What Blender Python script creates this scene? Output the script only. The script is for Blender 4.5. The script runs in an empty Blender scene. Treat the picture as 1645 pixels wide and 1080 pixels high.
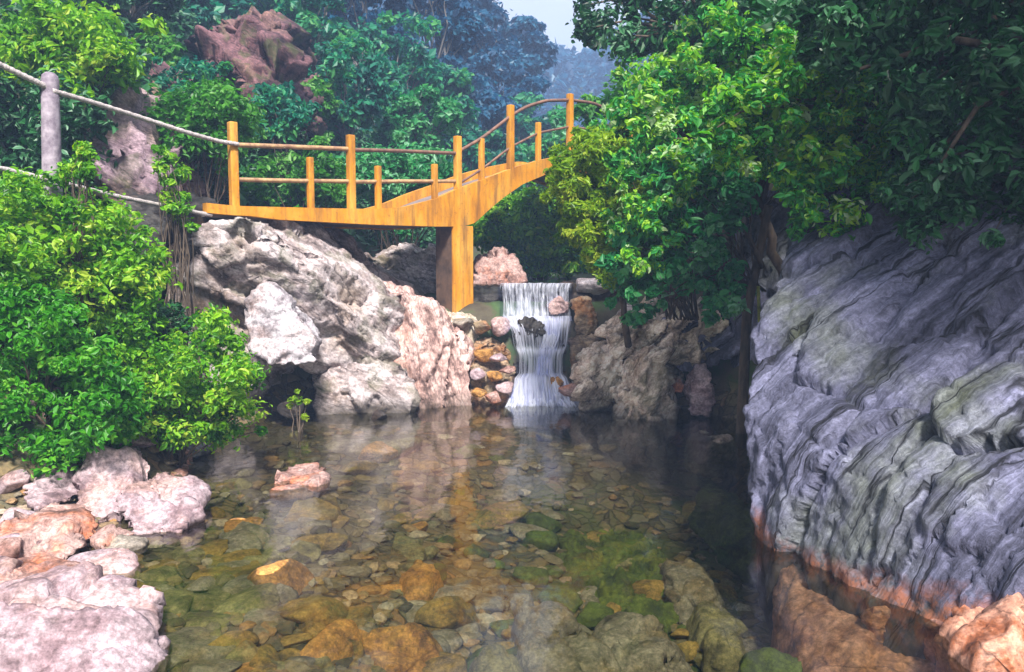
import bpy, bmesh, math, random
import numpy as np
from mathutils import Vector
R = math.radians
SC = bpy.context.scene
COL = SC.collection
rng = np.random.default_rng(7)
random.seed(7)

# ------------------------------------------------------------------ camera
FPX, CX, CY, HOR = 1291.0, 822.5, 540.0, 430.0
PITCH = math.atan((CY - HOR) / FPX)
CAM = np.array([0.0, 0.0, 2.0])
cd = bpy.data.cameras.new('camera'); cam = bpy.data.objects.new('camera', cd); COL.objects.link(cam)
cam.location = CAM; cam.rotation_euler = (R(90) - PITCH, 0, 0)
cd.sensor_width = 36; cd.lens = 36 * FPX / 1645; cd.clip_start = 0.05; cd.clip_end = 2000
SC.camera = cam

# ------------------------------------------------------------------ sky, sun, exposure
SUN_EL, SUN_AZ = R(47), R(172)          # azimuth measured clockwise from +Y (the view direction)
w = bpy.data.worlds.new('World'); SC.world = w; w.use_nodes = True
nt = w.node_tree; nt.nodes.clear()
sky = nt.nodes.new('ShaderNodeTexSky'); sky.sky_type = 'NISHITA'; sky.sun_disc = False
sky.sun_elevation = SUN_EL; sky.sun_rotation = SUN_AZ; sky.air_density = 1.4; sky.dust_density = 2.0
tc = nt.nodes.new('ShaderNodeTexCoord')
nz = nt.nodes.new('ShaderNodeTexNoise'); nz.inputs['Scale'].default_value = 2.4; nz.inputs['Detail'].default_value = 6
nt.links.new(tc.outputs['Generated'], nz.inputs['Vector'])
rp = nt.nodes.new('ShaderNodeValToRGB')
rp.color_ramp.elements[0].position = 0.3; rp.color_ramp.elements[0].color = (7.0, 7.2, 7.8, 1)
rp.color_ramp.elements[1].position = 0.7; rp.color_ramp.elements[1].color = (9.0, 9.0, 9.3, 1)
nt.links.new(nz.outputs['Fac'], rp.inputs['Fac'])
mx = nt.nodes.new('ShaderNodeMix'); mx.data_type = 'RGBA'; mx.inputs['Factor'].default_value = 0.82
nt.links.new(sky.outputs['Color'], mx.inputs[6]); nt.links.new(rp.outputs['Color'], mx.inputs[7])
bg = nt.nodes.new('ShaderNodeBackground'); bg.inputs['Strength'].default_value = 0.062
wo = nt.nodes.new('ShaderNodeOutputWorld')
nt.links.new(mx.outputs[2], bg.inputs['Color']); nt.links.new(bg.outputs[0], wo.inputs['Surface'])
sd = bpy.data.lights.new('sun', 'SUN'); sd.energy = 4.7; sd.angle = R(10); sd.color = (1, 0.95, 0.86)
sun = bpy.data.objects.new('sun', sd); COL.objects.link(sun); sun.location = (6, -8, 25)
sdir = Vector((math.sin(SUN_AZ) * math.cos(SUN_EL), math.cos(SUN_AZ) * math.cos(SUN_EL), math.sin(SUN_EL)))
sun.rotation_euler = sdir.to_track_quat('Z', 'Y').to_euler()
vs = SC.view_settings
vs.view_transform = 'Standard'; vs.look = 'None'; vs.exposure = 1.35; vs.gamma = 1
SC.render.engine = 'CYCLES'
SC.cycles.use_denoising = True
SC.cycles.max_bounces = 8; SC.cycles.transparent_max_bounces = 16
SC.cycles.diffuse_bounces = 3; SC.cycles.glossy_bounces = 3; SC.cycles.transmission_bounces = 4
SC.cycles.sample_clamp_indirect = 4
SC.cycles.use_adaptive_sampling = True

# ------------------------------------------------------------------ helpers
def P(px, py, d):
    """point at horizontal distance d (metres along +Y) on the sight line of pixel (px, py)"""
    r, u = (px - CX) / FPX, (CY - py) / FPX
    c, s = math.cos(PITCH), math.sin(PITCH)
    v = np.array([r, c + u * s, -s + u * c])
    return CAM + v * (d / v[1])
def PZ(px, py, z):
    r, u = (px - CX) / FPX, (CY - py) / FPX
    c, s = math.cos(PITCH), math.sin(PITCH)
    v = np.array([r, c + u * s, -s + u * c])
    return CAM + v * ((z - CAM[2]) / v[2])
def sm(a, b, x):
    t = np.clip((x - a) / (b - a), 0, 1); return t * t * (3 - 2 * t)
_perm = np.random.default_rng(3).permutation(4096)
def _h(ix, iy, iz, s=0):
    return _perm[(ix + _perm[(iy + _perm[(iz + s * 131) & 4095]) & 4095]) & 4095]
_g = np.random.default_rng(4).normal(size=(4096, 3)); _g /= np.linalg.norm(_g, axis=1)[:, None]
_rv = np.random.default_rng(5).random((4096, 3))
def perlin(p, s=0):
    i = np.floor(p).astype(int); f = p - i; u = f * f * f * (f * (f * 6 - 15) + 10)
    out = np.zeros(len(p))
    for dx in (0, 1):
        for dy in (0, 1):
            for dz in (0, 1):
                g = _g[_h(i[:, 0] + dx, i[:, 1] + dy, i[:, 2] + dz, s)]
                d = (g * (f - np.array([dx, dy, dz]))).sum(1)
                wgt = (u[:, 0] if dx else 1 - u[:, 0]) * (u[:, 1] if dy else 1 - u[:, 1]) * (u[:, 2] if dz else 1 - u[:, 2])
                out += d * wgt
    return out * 1.5
def fbm(p, o=4, s=0):
    a, out = 1.0, np.zeros(len(p))
    for k in range(o):
        out += a * perlin(p, s + k); p = p * 2.07 + 3.1; a *= 0.5
    return out
def chisel(p, s=0):
    """cellular facets: every cell is cut by a plane of its own; returns plane height and edge nearness"""
    i = np.floor(p).astype(int)
    d1 = np.full(len(p), 9.0); d2 = np.full(len(p), 9.0); val = np.zeros(len(p))
    for dx in (-1, 0, 1):
        for dy in (-1, 0, 1):
            for dz in (-1, 0, 1):
                hh = _h(i[:, 0] + dx, i[:, 1] + dy, i[:, 2] + dz, s)
                q = i + np.array([dx, dy, dz]) + _rv[hh]
                df = p - q; d = np.sqrt((df ** 2).sum(1))
                n = d < d1
                d2 = np.where(n, d1, np.minimum(d2, d))
                val = np.where(n, (df * _g[(hh * 7 + 11) & 4095]).sum(1) + _rv[(hh * 3 + 5) & 4095][:, 0] - 0.5, val)
                d1 = np.where(n, d, d1)
    return val, np.clip(1 - (d2 - d1) / 0.12, 0, 1)

def tag(o, label=None, cat=None, group=None, kind=None):
    if label: o['label'] = label
    if cat: o['category'] = cat
    if group: o['group'] = group
    if kind: o['kind'] = kind
    return o
def link(name, me, mat=None, parent=None):
    o = bpy.data.objects.new(name, me); COL.objects.link(o)
    if mat and not me.materials: me.materials.append(mat)
    if parent is not None:
        o.parent = parent
        o.matrix_parent_inverse = parent.matrix_world.inverted() if False else o.matrix_parent_inverse
    return o
def empty(name, loc, label, cat, group=None):
    o = bpy.data.objects.new(name, None); COL.objects.link(o)
    o.location = loc; o.empty_display_size = 0.2
    return tag(o, label, cat, group)
def mesh_np(name, V, F, smooth=True):
    """V (n,3) array, F (m,k) int array, all faces k-gons"""
    V = np.asarray(V, dtype=np.float32); F = np.asarray(F, dtype=np.int32)
    me = bpy.data.meshes.new(name)
    m, k = F.shape
    me.vertices.add(len(V)); me.vertices.foreach_set('co', V.ravel())
    me.loops.add(m * k); me.loops.foreach_set('vertex_index', F.ravel())
    me.polygons.add(m); me.polygons.foreach_set('loop_start', np.arange(0, m * k, k, dtype=np.int32))
    me.polygons.foreach_set('use_smooth', np.full(m, smooth, dtype=bool))
    me.update(calc_edges=True); me.validate()
    return me
def fattr(me, name, arr):
    a = me.attributes.new(name, 'FLOAT', 'POINT'); a.data.foreach_set('value', np.asarray(arr, dtype=np.float32))
def tube(V, F, pts, rad, n=7, cap=True):
    """append a tapered tube along pts to the lists V, F (quads)"""
    pts = np.asarray(pts, float); rad = np.broadcast_to(rad, (len(pts),)).astype(float)
    base = len(V)
    for k, p in enumerate(pts):
        t = pts[min(k + 1, len(pts) - 1)] - pts[max(k - 1, 0)]; t = t / (np.linalg.norm(t) + 1e-9)
        a = np.cross(t, [0.31, 0.17, 0.93]);
        if np.linalg.norm(a) < 0.1: a = np.cross(t, [1, 0, 0])
        a /= np.linalg.norm(a); b = np.cross(t, a)
        for j in range(n):
            an = 2 * math.pi * j / n
            V.append(p + rad[k] * (math.cos(an) * a + math.sin(an) * b))
    for k in range(len(pts) - 1):
        for j in range(n):
            F.append((base + k * n + j, base + k * n + (j + 1) % n, base + (k + 1) * n + (j + 1) % n, base + (k + 1) * n + j))
    if cap:
        for k, fl in ((0, 1), (len(pts) - 1, 0)):
            c = len(V); V.append(pts[k]); o = base + k * n
            for j in range(0, n):
                q = (c, o + j, o + (j + 1) % n, c)
                F.append((c, o + (j + 1) % n, o + j, o + j) if fl else (c, o + j, o + (j + 1) % n, o + (j + 1) % n))
def poly_mesh(name, V, F, smooth=True):
    """lists with mixed/degenerate faces"""
    me = bpy.data.meshes.new(name)
    ff = []
    for f in F:
        g = []
        for i in f:
            if i not in g: g.append(i)
        if len(g) > 2: ff.append(g)
    me.from_pydata([tuple(map(float, v)) for v in V], [], ff); me.update()
    me.polygons.foreach_set('use_smooth', np.full(len(me.polygons), smooth, dtype=bool))
    return me
def bez(a, b, sag=0, n=9, jitter=0):
    a, b = np.asarray(a, float), np.asarray(b, float)
    t = np.linspace(0, 1, n)[:, None]
    p = a + (b - a) * t; p[:, 2] -= (4 * t * (1 - t))[:, 0] * sag
    if jitter: p[1:-1] += rng.normal(size=(n - 2, 3)) * jitter
    return p

# ------------------------------------------------------------------ materials
def mat(name):
    m = bpy.data.materials.new(name); m.use_nodes = True; t = m.node_tree; t.nodes.clear()
    out = t.nodes.new('ShaderNodeOutputMaterial')
    return m, t, out
def nn(t, typ, **kw):
    n = t.nodes.new('ShaderNode' + typ)
    for k, v in kw.items():
        if k in n.inputs: n.inputs[k].default_value = v
        else: setattr(n, k, v)
    return n
def ramp(t, fac, stops):
    r = t.nodes.new('ShaderNodeValToRGB'); e = r.color_ramp.elements
    while len(e) < len(stops): e.new(0.5)
    for k, (p, c) in enumerate(stops):
        e[k].position = p; e[k].color = (*c, 1) if len(c) == 3 else c
    t.links.new(fac, r.inputs['Fac']); return r.outputs['Color']
def mixc(t, fac, a, b, mode='MIX'):
    m = t.nodes.new('ShaderNodeMix'); m.data_type = 'RGBA'; m.blend_type = mode
    for s, v in ((0, fac), (6, a), (7, b)):
        if hasattr(v, 'links') or hasattr(v, 'is_linked'): t.links.new(v, m.inputs[s])
        else: m.inputs[s].default_value = v if s == 0 else (*v, 1)
    return m.outputs[2]
def math_(t, op, a, b=None):
    m = t.nodes.new('ShaderNodeMath'); m.operation = op
    for s, v in ((0, a), (1, b)):
        if v is None: continue
        if hasattr(v, 'is_linked'): t.links.new(v, m.inputs[s])
        else: m.inputs[s].default_value = v
    return m.outputs[0]
def g3(v): return (v, v, v)

def rock_mat(name, pale, mid, dark, scale=1.0, strata=(0, 0, 1), stain=(0.32, 0.14, 0.05), stain_amt=0.25, moss=0.0, crack=0.6, rough=0.8, bump=0.5, wet=0.0, stretch=3.0, wetcol=(0.05, 0.04, 0.028), wet0=0.28, lo=0.0, band=None, along=1.0):
    m, t, out = mat(name)
    geo0 = nn(t, 'NewGeometry')
    s = Vector(strata).normalized(); e1 = s.cross(Vector((0.3, 1, 0.1))).normalized(); e2 = s.cross(e1)
    cx = t.nodes.new('ShaderNodeCombineXYZ')
    for k, (v, q) in enumerate(((e1, along), (e2, along), (s, stretch))):
        dn = nn(t, 'VectorMath', operation='DOT_PRODUCT'); t.links.new(geo0.outputs['Position'], dn.inputs[0]); dn.inputs[1].default_value = v * scale * q
        t.links.new(dn.outputs['Value'], cx.inputs[k])
    mp = cx
    n1 = nn(t, 'TexNoise', Scale=1.3, Detail=9.0, Roughness=0.68); t.links.new(mp.outputs[0], n1.inputs['Vector'])
    c = ramp(t, n1.outputs['Fac'], [(0.32 + lo, dark), (0.43 + lo, mid), (0.54 + lo, pale), (0.74 + lo, tuple(min(1, x * 1.25) for x in pale))])
    n2 = nn(t, 'TexNoise', Scale=0.9 * scale, Detail=5.0, Roughness=0.6); t.links.new(geo0.outputs['Position'], n2.inputs['Vector'])
    c = mixc(t, math_(t, 'MULTIPLY', ramp(t, n2.outputs['Fac'], [(0.5, g3(0)), (0.64, g3(1))]), stain_amt), c, stain)
    n3 = nn(t, 'TexNoise', Scale=11.0, Detail=5.0, Roughness=0.75); t.links.new(mp.outputs[0], n3.inputs['Vector'])
    c = mixc(t, 0.7, c, ramp(t, n3.outputs['Fac'], [(0.25, g3(0.08)), (0.5, g3(0.52)), (0.72, g3(0.95))]), 'OVERLAY')
    n6 = nn(t, 'TexNoise', Scale=26.0, Detail=4.0, Roughness=0.8); t.links.new(geo0.outputs['Position'], n6.inputs['Vector'])
    c = mixc(t, 0.6, c, ramp(t, n6.outputs['Fac'], [(0.3, g3(0.12)), (0.5, g3(0.5)), (0.7, g3(0.9))]), 'OVERLAY')
    cn = nn(t, 'TexNoise', Scale=0.8, Detail=5.0, Roughness=0.55, Distortion=0.4); t.links.new(mp.outputs[0], cn.inputs['Vector'])
    rd = math_(t, 'ABSOLUTE', math_(t, 'SUBTRACT', cn.outputs['Fac'], 0.5))
    ck = ramp(t, rd, [(0.0, g3(0)), (0.022, g3(1))])
    c = mixc(t, math_(t, 'MULTIPLY', math_(t, 'SUBTRACT', 1.0, ck), crack), c, tuple(x * 0.35 for x in dark))
    if moss:
        n4 = nn(t, 'TexNoise', Scale=2.5, Detail=6.0); t.links.new(geo0.outputs['Position'], n4.inputs['Vector'])
        f = math_(t, 'MULTIPLY', ramp(t, n4.outputs['Fac'], [(0.52, g3(0)), (0.6, g3(1))]), moss)
        c = mixc(t, f, c, (0.07, 0.09, 0.025))
    if wet:
        sp = nn(t, 'SeparateXYZ'); t.links.new(geo0.outputs['Position'], sp.inputs[0])
        f = nn(t, 'MapRange'); f.inputs[1].default_value = wet0; f.inputs[2].default_value = 0.0
        zz = math_(t, 'ADD', sp.outputs['Z'], math_(t, 'MULTIPLY', math_(t, 'SUBTRACT', n2.outputs['Fac'], 0.5), 0.7))
        t.links.new(zz, f.inputs[0])
        n5 = nn(t, 'TexNoise', Scale=7.0, Detail=4.0, Roughness=0.7); t.links.new(geo0.outputs['Position'], n5.inputs['Vector'])
        wc = ramp(t, n5.outputs['Fac'], [(0.35, tuple(x * 0.4 for x in wetcol)), (0.6, wetcol)])
        c = mixc(t, math_(t, 'MULTIPLY', f.outputs[0], wet), c, wc)
        if band:
            zb_ = math_(t, 'MULTIPLY', math_(t, 'ABSOLUTE', math_(t, 'SUBTRACT', math_(t, 'ADD', sp.outputs['Z'], math_(t, 'MULTIPLY', math_(t, 'SUBTRACT', n2.outputs['Fac'], 0.5), 0.9)), 0.03)), 5.0)
            zb_ = math_(t, 'MULTIPLY', ramp(t, zb_, [(0.15, g3(1)), (1.0, g3(0))]), ramp(t, n5.outputs['Fac'], [(0.42, g3(0.0)), (0.58, g3(0.9))]))
            c = mixc(t, zb_, c, band)
    b = nn(t, 'BsdfPrincipled', Roughness=rough); t.links.new(c, b.inputs['Base Color'])
    b.inputs['Specular IOR Level'].default_value = 0.3
    hgt = math_(t, 'ADD', math_(t, 'MULTIPLY', n1.outputs['Fac'], 0.7), math_(t, 'MULTIPLY', n3.outputs['Fac'], 0.3))
    hgt = math_(t, 'ADD', hgt, math_(t, 'ADD', math_(t, 'MULTIPLY', ck, 0.2 * crack), math_(t, 'MULTIPLY', n6.outputs['Fac'], 0.15)))
    bp = nn(t, 'Bump', Strength=bump, Distance=0.09 / scale); t.links.new(hgt, bp.inputs['Height']); t.links.new(bp.outputs[0], b.inputs['Normal'])
    t.links.new(b.outputs[0], out.inputs['Surface'])
    return m

def leaf_mat(name, cols, trans=0.42, rough=0.45):
    m, t, out = mat(name)
    a = nn(t, 'Attribute', attribute_name='tint')
    k = len(cols)
    c = ramp(t, a.outputs['Fac'], [(i / (k - 1), cc) for i, cc in enumerate(cols)])
    b = nn(t, 'BsdfPrincipled', Roughness=rough); b.inputs['Specular IOR Level'].default_value = 0.4
    t.links.new(c, b.inputs['Base Color'])
    tr = nn(t, 'BsdfTranslucent')
    hs = nn(t, 'HueSaturation', Value=1.3, Saturation=1.1); t.links.new(c, hs.inputs['Color']); t.links.new(hs.outputs[0], tr.inputs['Color'])
    ms = nn(t, 'MixShader'); ms.inputs[0].default_value = trans
    t.links.new(b.outputs[0], ms.inputs[1]); t.links.new(tr.outputs[0], ms.inputs[2]); t.links.new(ms.outputs[0], out.inputs['Surface'])
    return m
def simple_mat(name, a, b_, scale=8, rough=0.6, bump=0.2, detail=6, stretch=(1, 1, 1), lo=0.35, hi=0.65, dist=0.02):
    m, t, out = mat(name)
    geo = nn(t, 'NewGeometry'); mp = nn(t, 'Mapping'); mp.inputs['Scale'].default_value = stretch
    t.links.new(geo.outputs['Position'], mp.inputs['Vector'])
    n = nn(t, 'TexNoise', Scale=scale, Detail=detail, Roughness=0.65); t.links.new(mp.outputs[0], n.inputs['Vector'])
    c = ramp(t, n.outputs['Fac'], [(lo, a), (hi, b_)])
    b = nn(t, 'BsdfPrincipled', Roughness=rough); t.links.new(c, b.inputs['Base Color'])
    bp = nn(t, 'Bump', Strength=bump, Distance=dist); t.links.new(n.outputs['Fac'], bp.inputs['Height']); t.links.new(bp.outputs[0], b.inputs['Normal'])
    t.links.new(b.outputs[0], out.inputs['Surface'])
    return m

M = {}
SL = (0.43, 0.54, 1.0)          # bedding of the left outcrop
def on_plane(px, py, a, b, c):
    n = np.cross(b - a, c - a); v = P(px, py, 1.0) - CAM
    return CAM + v * (((a - CAM) @ n) / (v @ n))
_pl = (P(1206, 700, 5.95), P(1645, 700, 4.95), P(1400, 330, 7.0))
_n = np.cross(_pl[1] - _pl[0], _pl[2] - _pl[0]); _n /= np.linalg.norm(_n)
_t = on_plane(1500, 608, *_pl) - on_plane(1400, 680, *_pl); _t /= np.linalg.norm(_t)
_s = np.cross(_t, _n); _s = _s + 0.3 * _n * np.sign(_n[2]); SR = tuple(_s / np.linalg.norm(_s))     # bedding of the right cliff
M['pale'] = rock_mat('pale_pink_granite', (0.45, 0.39, 0.41), (0.24, 0.19, 0.19), (0.035, 0.026, 0.026), 1.1, SL, stain=(0.20, 0.13, 0.06), stain_amt=0.55, wet=0.9, moss=0.35, stretch=2.6, lo=0.0, bump=0.55)
M['white'] = rock_mat('white_speckled_granite', (0.40, 0.37, 0.41), (0.24, 0.21, 0.235), (0.06, 0.05, 0.055), 2.6, (0.2, 0.3, 1), stain_amt=0.2, wet=0.7, crack=0.3, stretch=1.2)
M['pinkridge'] = rock_mat('pink_ribbed_rock', (0.52, 0.36, 0.34), (0.30, 0.19, 0.175), (0.07, 0.04, 0.04), 1.4, (1, 0.2, 0.25), stain_amt=0.3, wet=0.7, stretch=3)
M['brown'] = rock_mat('brown_wet_rock', (0.26, 0.19, 0.13), (0.13, 0.09, 0.065), (0.03, 0.022, 0.02), 2.0, stain=(0.36, 0.13, 0.03), stain_amt=0.6, rough=0.5, moss=0.2)
M['tan'] = rock_mat('tan_streaked_rock', (0.62, 0.52, 0.45), (0.34, 0.27, 0.22), (0.07, 0.05, 0.042), 1.6, (-0.7, -0.2, 0.6), stain_amt=0.3, wet=0.7, moss=0.35, stretch=2.5)
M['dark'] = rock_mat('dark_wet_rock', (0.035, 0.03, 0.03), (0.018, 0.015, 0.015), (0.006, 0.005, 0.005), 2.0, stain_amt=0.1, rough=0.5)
M['cliff'] = rock_mat('blue_grey_slate', (0.150, 0.153, 0.245), (0.068, 0.070, 0.118), (0.008, 0.008, 0.016), 1.1, SR, stain=(0.14, 0.16, 0.10), stain_amt=0.45, wet=0.9, wetcol=(0.10, 0.07, 0.05), wet0=0.14, band=(0.26, 0.09, 0.045), crack=0.95, along=0.24, stretch=3.4, bump=0.9, lo=0.03)
M['redledge'] = rock_mat('red_orange_wet_rock', (0.40, 0.20, 0.14), (0.25, 0.085, 0.04), (0.06, 0.025, 0.02), 2.4, stain=(0.34, 0.26, 0.24), stain_amt=0.6, rough=0.45, stretch=1.4)
M['shelf'] = rock_mat('brown_underwater_rock', (0.38, 0.20, 0.17), (0.23, 0.105, 0.08), (0.07, 0.034, 0.027), 2.0, stain=(0.3, 0.13, 0.05), stain_amt=0.5, stretch=1.4)
M['algae'] = rock_mat('algae_reflection_stone', (0.085, 0.11, 0.022), (0.05, 0.066, 0.015), (0.02, 0.026, 0.008), 3, stain=(0.2, 0.2, 0.03), stain_amt=0.5, stretch=1.2, crack=0.2)  # green paints in the trees' reflection along with real algae
M['purple'] = rock_mat('purple_brown_crag', (0.135, 0.065, 0.075), (0.05, 0.024, 0.03), (0.006, 0.004, 0.006), 0.8, (0.4, 0.3, 1), stain=(0.26, 0.16, 0.11), stain_amt=0.4, moss=0.5)
M['lilac'] = rock_mat('lilac_brown_crag', (0.26, 0.185, 0.22), (0.12, 0.077, 0.10), (0.02, 0.014, 0.02), 1.2, (0.4, 0.3, 1), stain=(0.26, 0.2, 0.11), stain_amt=0.4, moss=0.3)
M['orange'] = rock_mat('orange_stone', (0.42, 0.21, 0.06), (0.26, 0.12, 0.035), (0.07, 0.035, 0.015), 4, stain=(0.3, 0.22, 0.08), stretch=1.4, crack=0.3)
M['pinkstone'] = rock_mat('pink_stone', (0.32, 0.21, 0.195), (0.20, 0.105, 0.09), (0.05, 0.026, 0.022), 2.4, stain=(0.50, 0.15, 0.05), stain_amt=0.6, stretch=1.3, crack=0.35)
M['lavender'] = rock_mat('lavender_white_stone', (0.32, 0.245, 0.275), (0.20, 0.135, 0.155), (0.06, 0.036, 0.042), 2.2, stain=(0.5, 0.32, 0.27), stain_amt=0.4, stretch=1.2, crack=0.3)
M['ochre'] = rock_mat('ochre_stone', (0.27, 0.17, 0.05), (0.14, 0.088, 0.028), (0.035, 0.022, 0.01), 4, stain=(0.16, 0.15, 0.05), stain_amt=0.5, stretch=1.4, crack=0.3)
M['olive'] = rock_mat('olive_stone', (0.22, 0.19, 0.10), (0.12, 0.105, 0.055), (0.035, 0.03, 0.018), 4, stain=(0.15, 0.11, 0.04), stain_amt=0.5, stretch=1.4, crack=0.3)
M['grey'] = rock_mat('grey_brown_stone', (0.22, 0.19, 0.165), (0.13, 0.11, 0.09), (0.04, 0.033, 0.027), 4, stain=(0.2, 0.13, 0.05), stain_amt=0.5, stretch=1.4, crack=0.3)
M['moss'] = rock_mat('mossy_green_stone', (0.085, 0.11, 0.028), (0.045, 0.06, 0.016), (0.015, 0.02, 0.008), 3, stain=(0.09, 0.13, 0.015), stain_amt=0.6, stretch=1.2, crack=0.3)
def paint_mat():
    m, t, out = mat('yellow_painted_concrete'); geo = nn(t, 'NewGeometry'); mp = nn(t, 'Mapping'); mp.inputs['Scale'].default_value = (1, 1, 0.35)
    t.links.new(geo.outputs['Position'], mp.inputs['Vector'])
    n1 = nn(t, 'TexNoise', Scale=3.5, Detail=8.0, Roughness=0.65); t.links.new(mp.outputs[0], n1.inputs['Vector'])
    n2 = nn(t, 'TexNoise', Scale=16.0, Detail=8.0, Roughness=0.7); t.links.new(geo.outputs['Position'], n2.inputs['Vector'])
    c = ramp(t, n1.outputs['Fac'], [(0.3, (0.30, 0.11, 0.010)), (0.48, (0.55, 0.225, 0.010)), (0.68, (0.64, 0.33, 0.05))])
    c = mixc(t, ramp(t, n2.outputs['Fac'], [(0.56, g3(0)), (0.70, g3(0.75))]), c, (0.20, 0.085, 0.02))
    m3 = nn(t, 'Mapping'); m3.inputs['Scale'].default_value = (9, 9, 0.9); t.links.new(geo.outputs['Position'], m3.inputs['Vector'])
    n3 = nn(t, 'TexNoise', Scale=1.0, Detail=6.0, Roughness=0.7); t.links.new(m3.outputs[0], n3.inputs['Vector'])
    c = mixc(t, ramp(t, n3.outputs['Fac'], [(0.46, g3(0)), (0.70, g3(0.85))]), c, (0.15, 0.07, 0.025))
    b = nn(t, 'BsdfPrincipled', Roughness=0.6); t.links.new(c, b.inputs['Base Color'])
    bp = nn(t, 'Bump', Strength=0.35, Distance=0.02); t.links.new(math_(t, 'ADD', n1.outputs['Fac'], n2.outputs['Fac']), bp.inputs['Height']); t.links.new(bp.outputs[0], b.inputs['Normal'])
    t.links.new(b.outputs[0], out.inputs['Surface']); return m
M['yellow'] = paint_mat()
M['rail'] = simple_mat('weathered_brown_rail', (0.20, 0.10, 0.06), (0.46, 0.29, 0.14), 9, 0.6, 0.3)
M['raildark'] = simple_mat('dark_brown_rail', (0.09, 0.045, 0.04), (0.22, 0.11, 0.07), 9, 0.6, 0.3)
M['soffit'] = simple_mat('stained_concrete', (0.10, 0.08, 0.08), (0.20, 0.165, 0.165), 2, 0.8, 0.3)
M['rope'] = simple_mat('grey_twisted_rope', (0.26, 0.23, 0.24), (0.52, 0.46, 0.46), 60, 0.9, 0.6, 3)
M['post'] = simple_mat('lavender_grey_stone_post', (0.13, 0.10, 0.14), (0.36, 0.31, 0.37), 9, 0.8, 0.5)
M['bark'] = simple_mat('brown_bark', (0.035, 0.025, 0.02), (0.12, 0.085, 0.06), 14, 0.9, 0.7, 6, (1, 1, 0.25))
M['greybark'] = simple_mat('grey_bark', (0.07, 0.065, 0.06), (0.2, 0.18, 0.17), 14, 0.9, 0.6, 6, (1, 1, 0.25))
M['vinestem'] = simple_mat('yellow_green_stem', (0.10, 0.12, 0.02), (0.28, 0.30, 0.05), 14, 0.7, 0.3)
# leaves: dark to light of each kind
M['l_lime'] = leaf_mat('lime_leaf', [(0.015, 0.09, 0.003), (0.05, 0.21, 0.005), (0.12, 0.34, 0.008), (0.22, 0.45, 0.015), (0.36, 0.48, 0.05)])
M['l_green'] = leaf_mat('fresh_green_leaf', [(0.010, 0.085, 0.004), (0.03, 0.20, 0.006), (0.07, 0.31, 0.012), (0.18, 0.42, 0.04)])
M['l_yellow'] = leaf_mat('yellow_green_leaf', [(0.06, 0.16, 0.006), (0.15, 0.30, 0.008), (0.27, 0.42, 0.012), (0.38, 0.44, 0.05)])
M['l_teal'] = leaf_mat('teal_green_leaf', [(0.006, 0.07, 0.018), (0.014, 0.17, 0.04), (0.03, 0.26, 0.08), (0.09, 0.34, 0.10), (0.22, 0.46, 0.28)])
M['l_mix'] = leaf_mat('mixed_green_leaf', [(0.010, 0.07, 0.010), (0.03, 0.18, 0.014), (0.04, 0.29, 0.07), (0.14, 0.41, 0.02), (0.30, 0.50, 0.03), (0.42, 0.55, 0.33)])
M['l_mid'] = leaf_mat('mid_green_leaf', [(0.012, 0.085, 0.008), (0.03, 0.17, 0.012), (0.07, 0.27, 0.022), (0.16, 0.36, 0.08)])
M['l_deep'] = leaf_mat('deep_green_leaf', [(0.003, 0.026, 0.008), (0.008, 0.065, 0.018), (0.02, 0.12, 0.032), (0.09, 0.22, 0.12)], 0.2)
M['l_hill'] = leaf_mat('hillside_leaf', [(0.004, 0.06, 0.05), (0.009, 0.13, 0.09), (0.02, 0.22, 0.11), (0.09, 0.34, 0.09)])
M['l_hazeblue'] = leaf_mat('haze_blue_leaf', [(0.004, 0.03, 0.075), (0.009, 0.065, 0.15), (0.016, 0.11, 0.21), (0.04, 0.17, 0.27)])  # blue of the distant haze is mixed into this leaf colour

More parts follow.
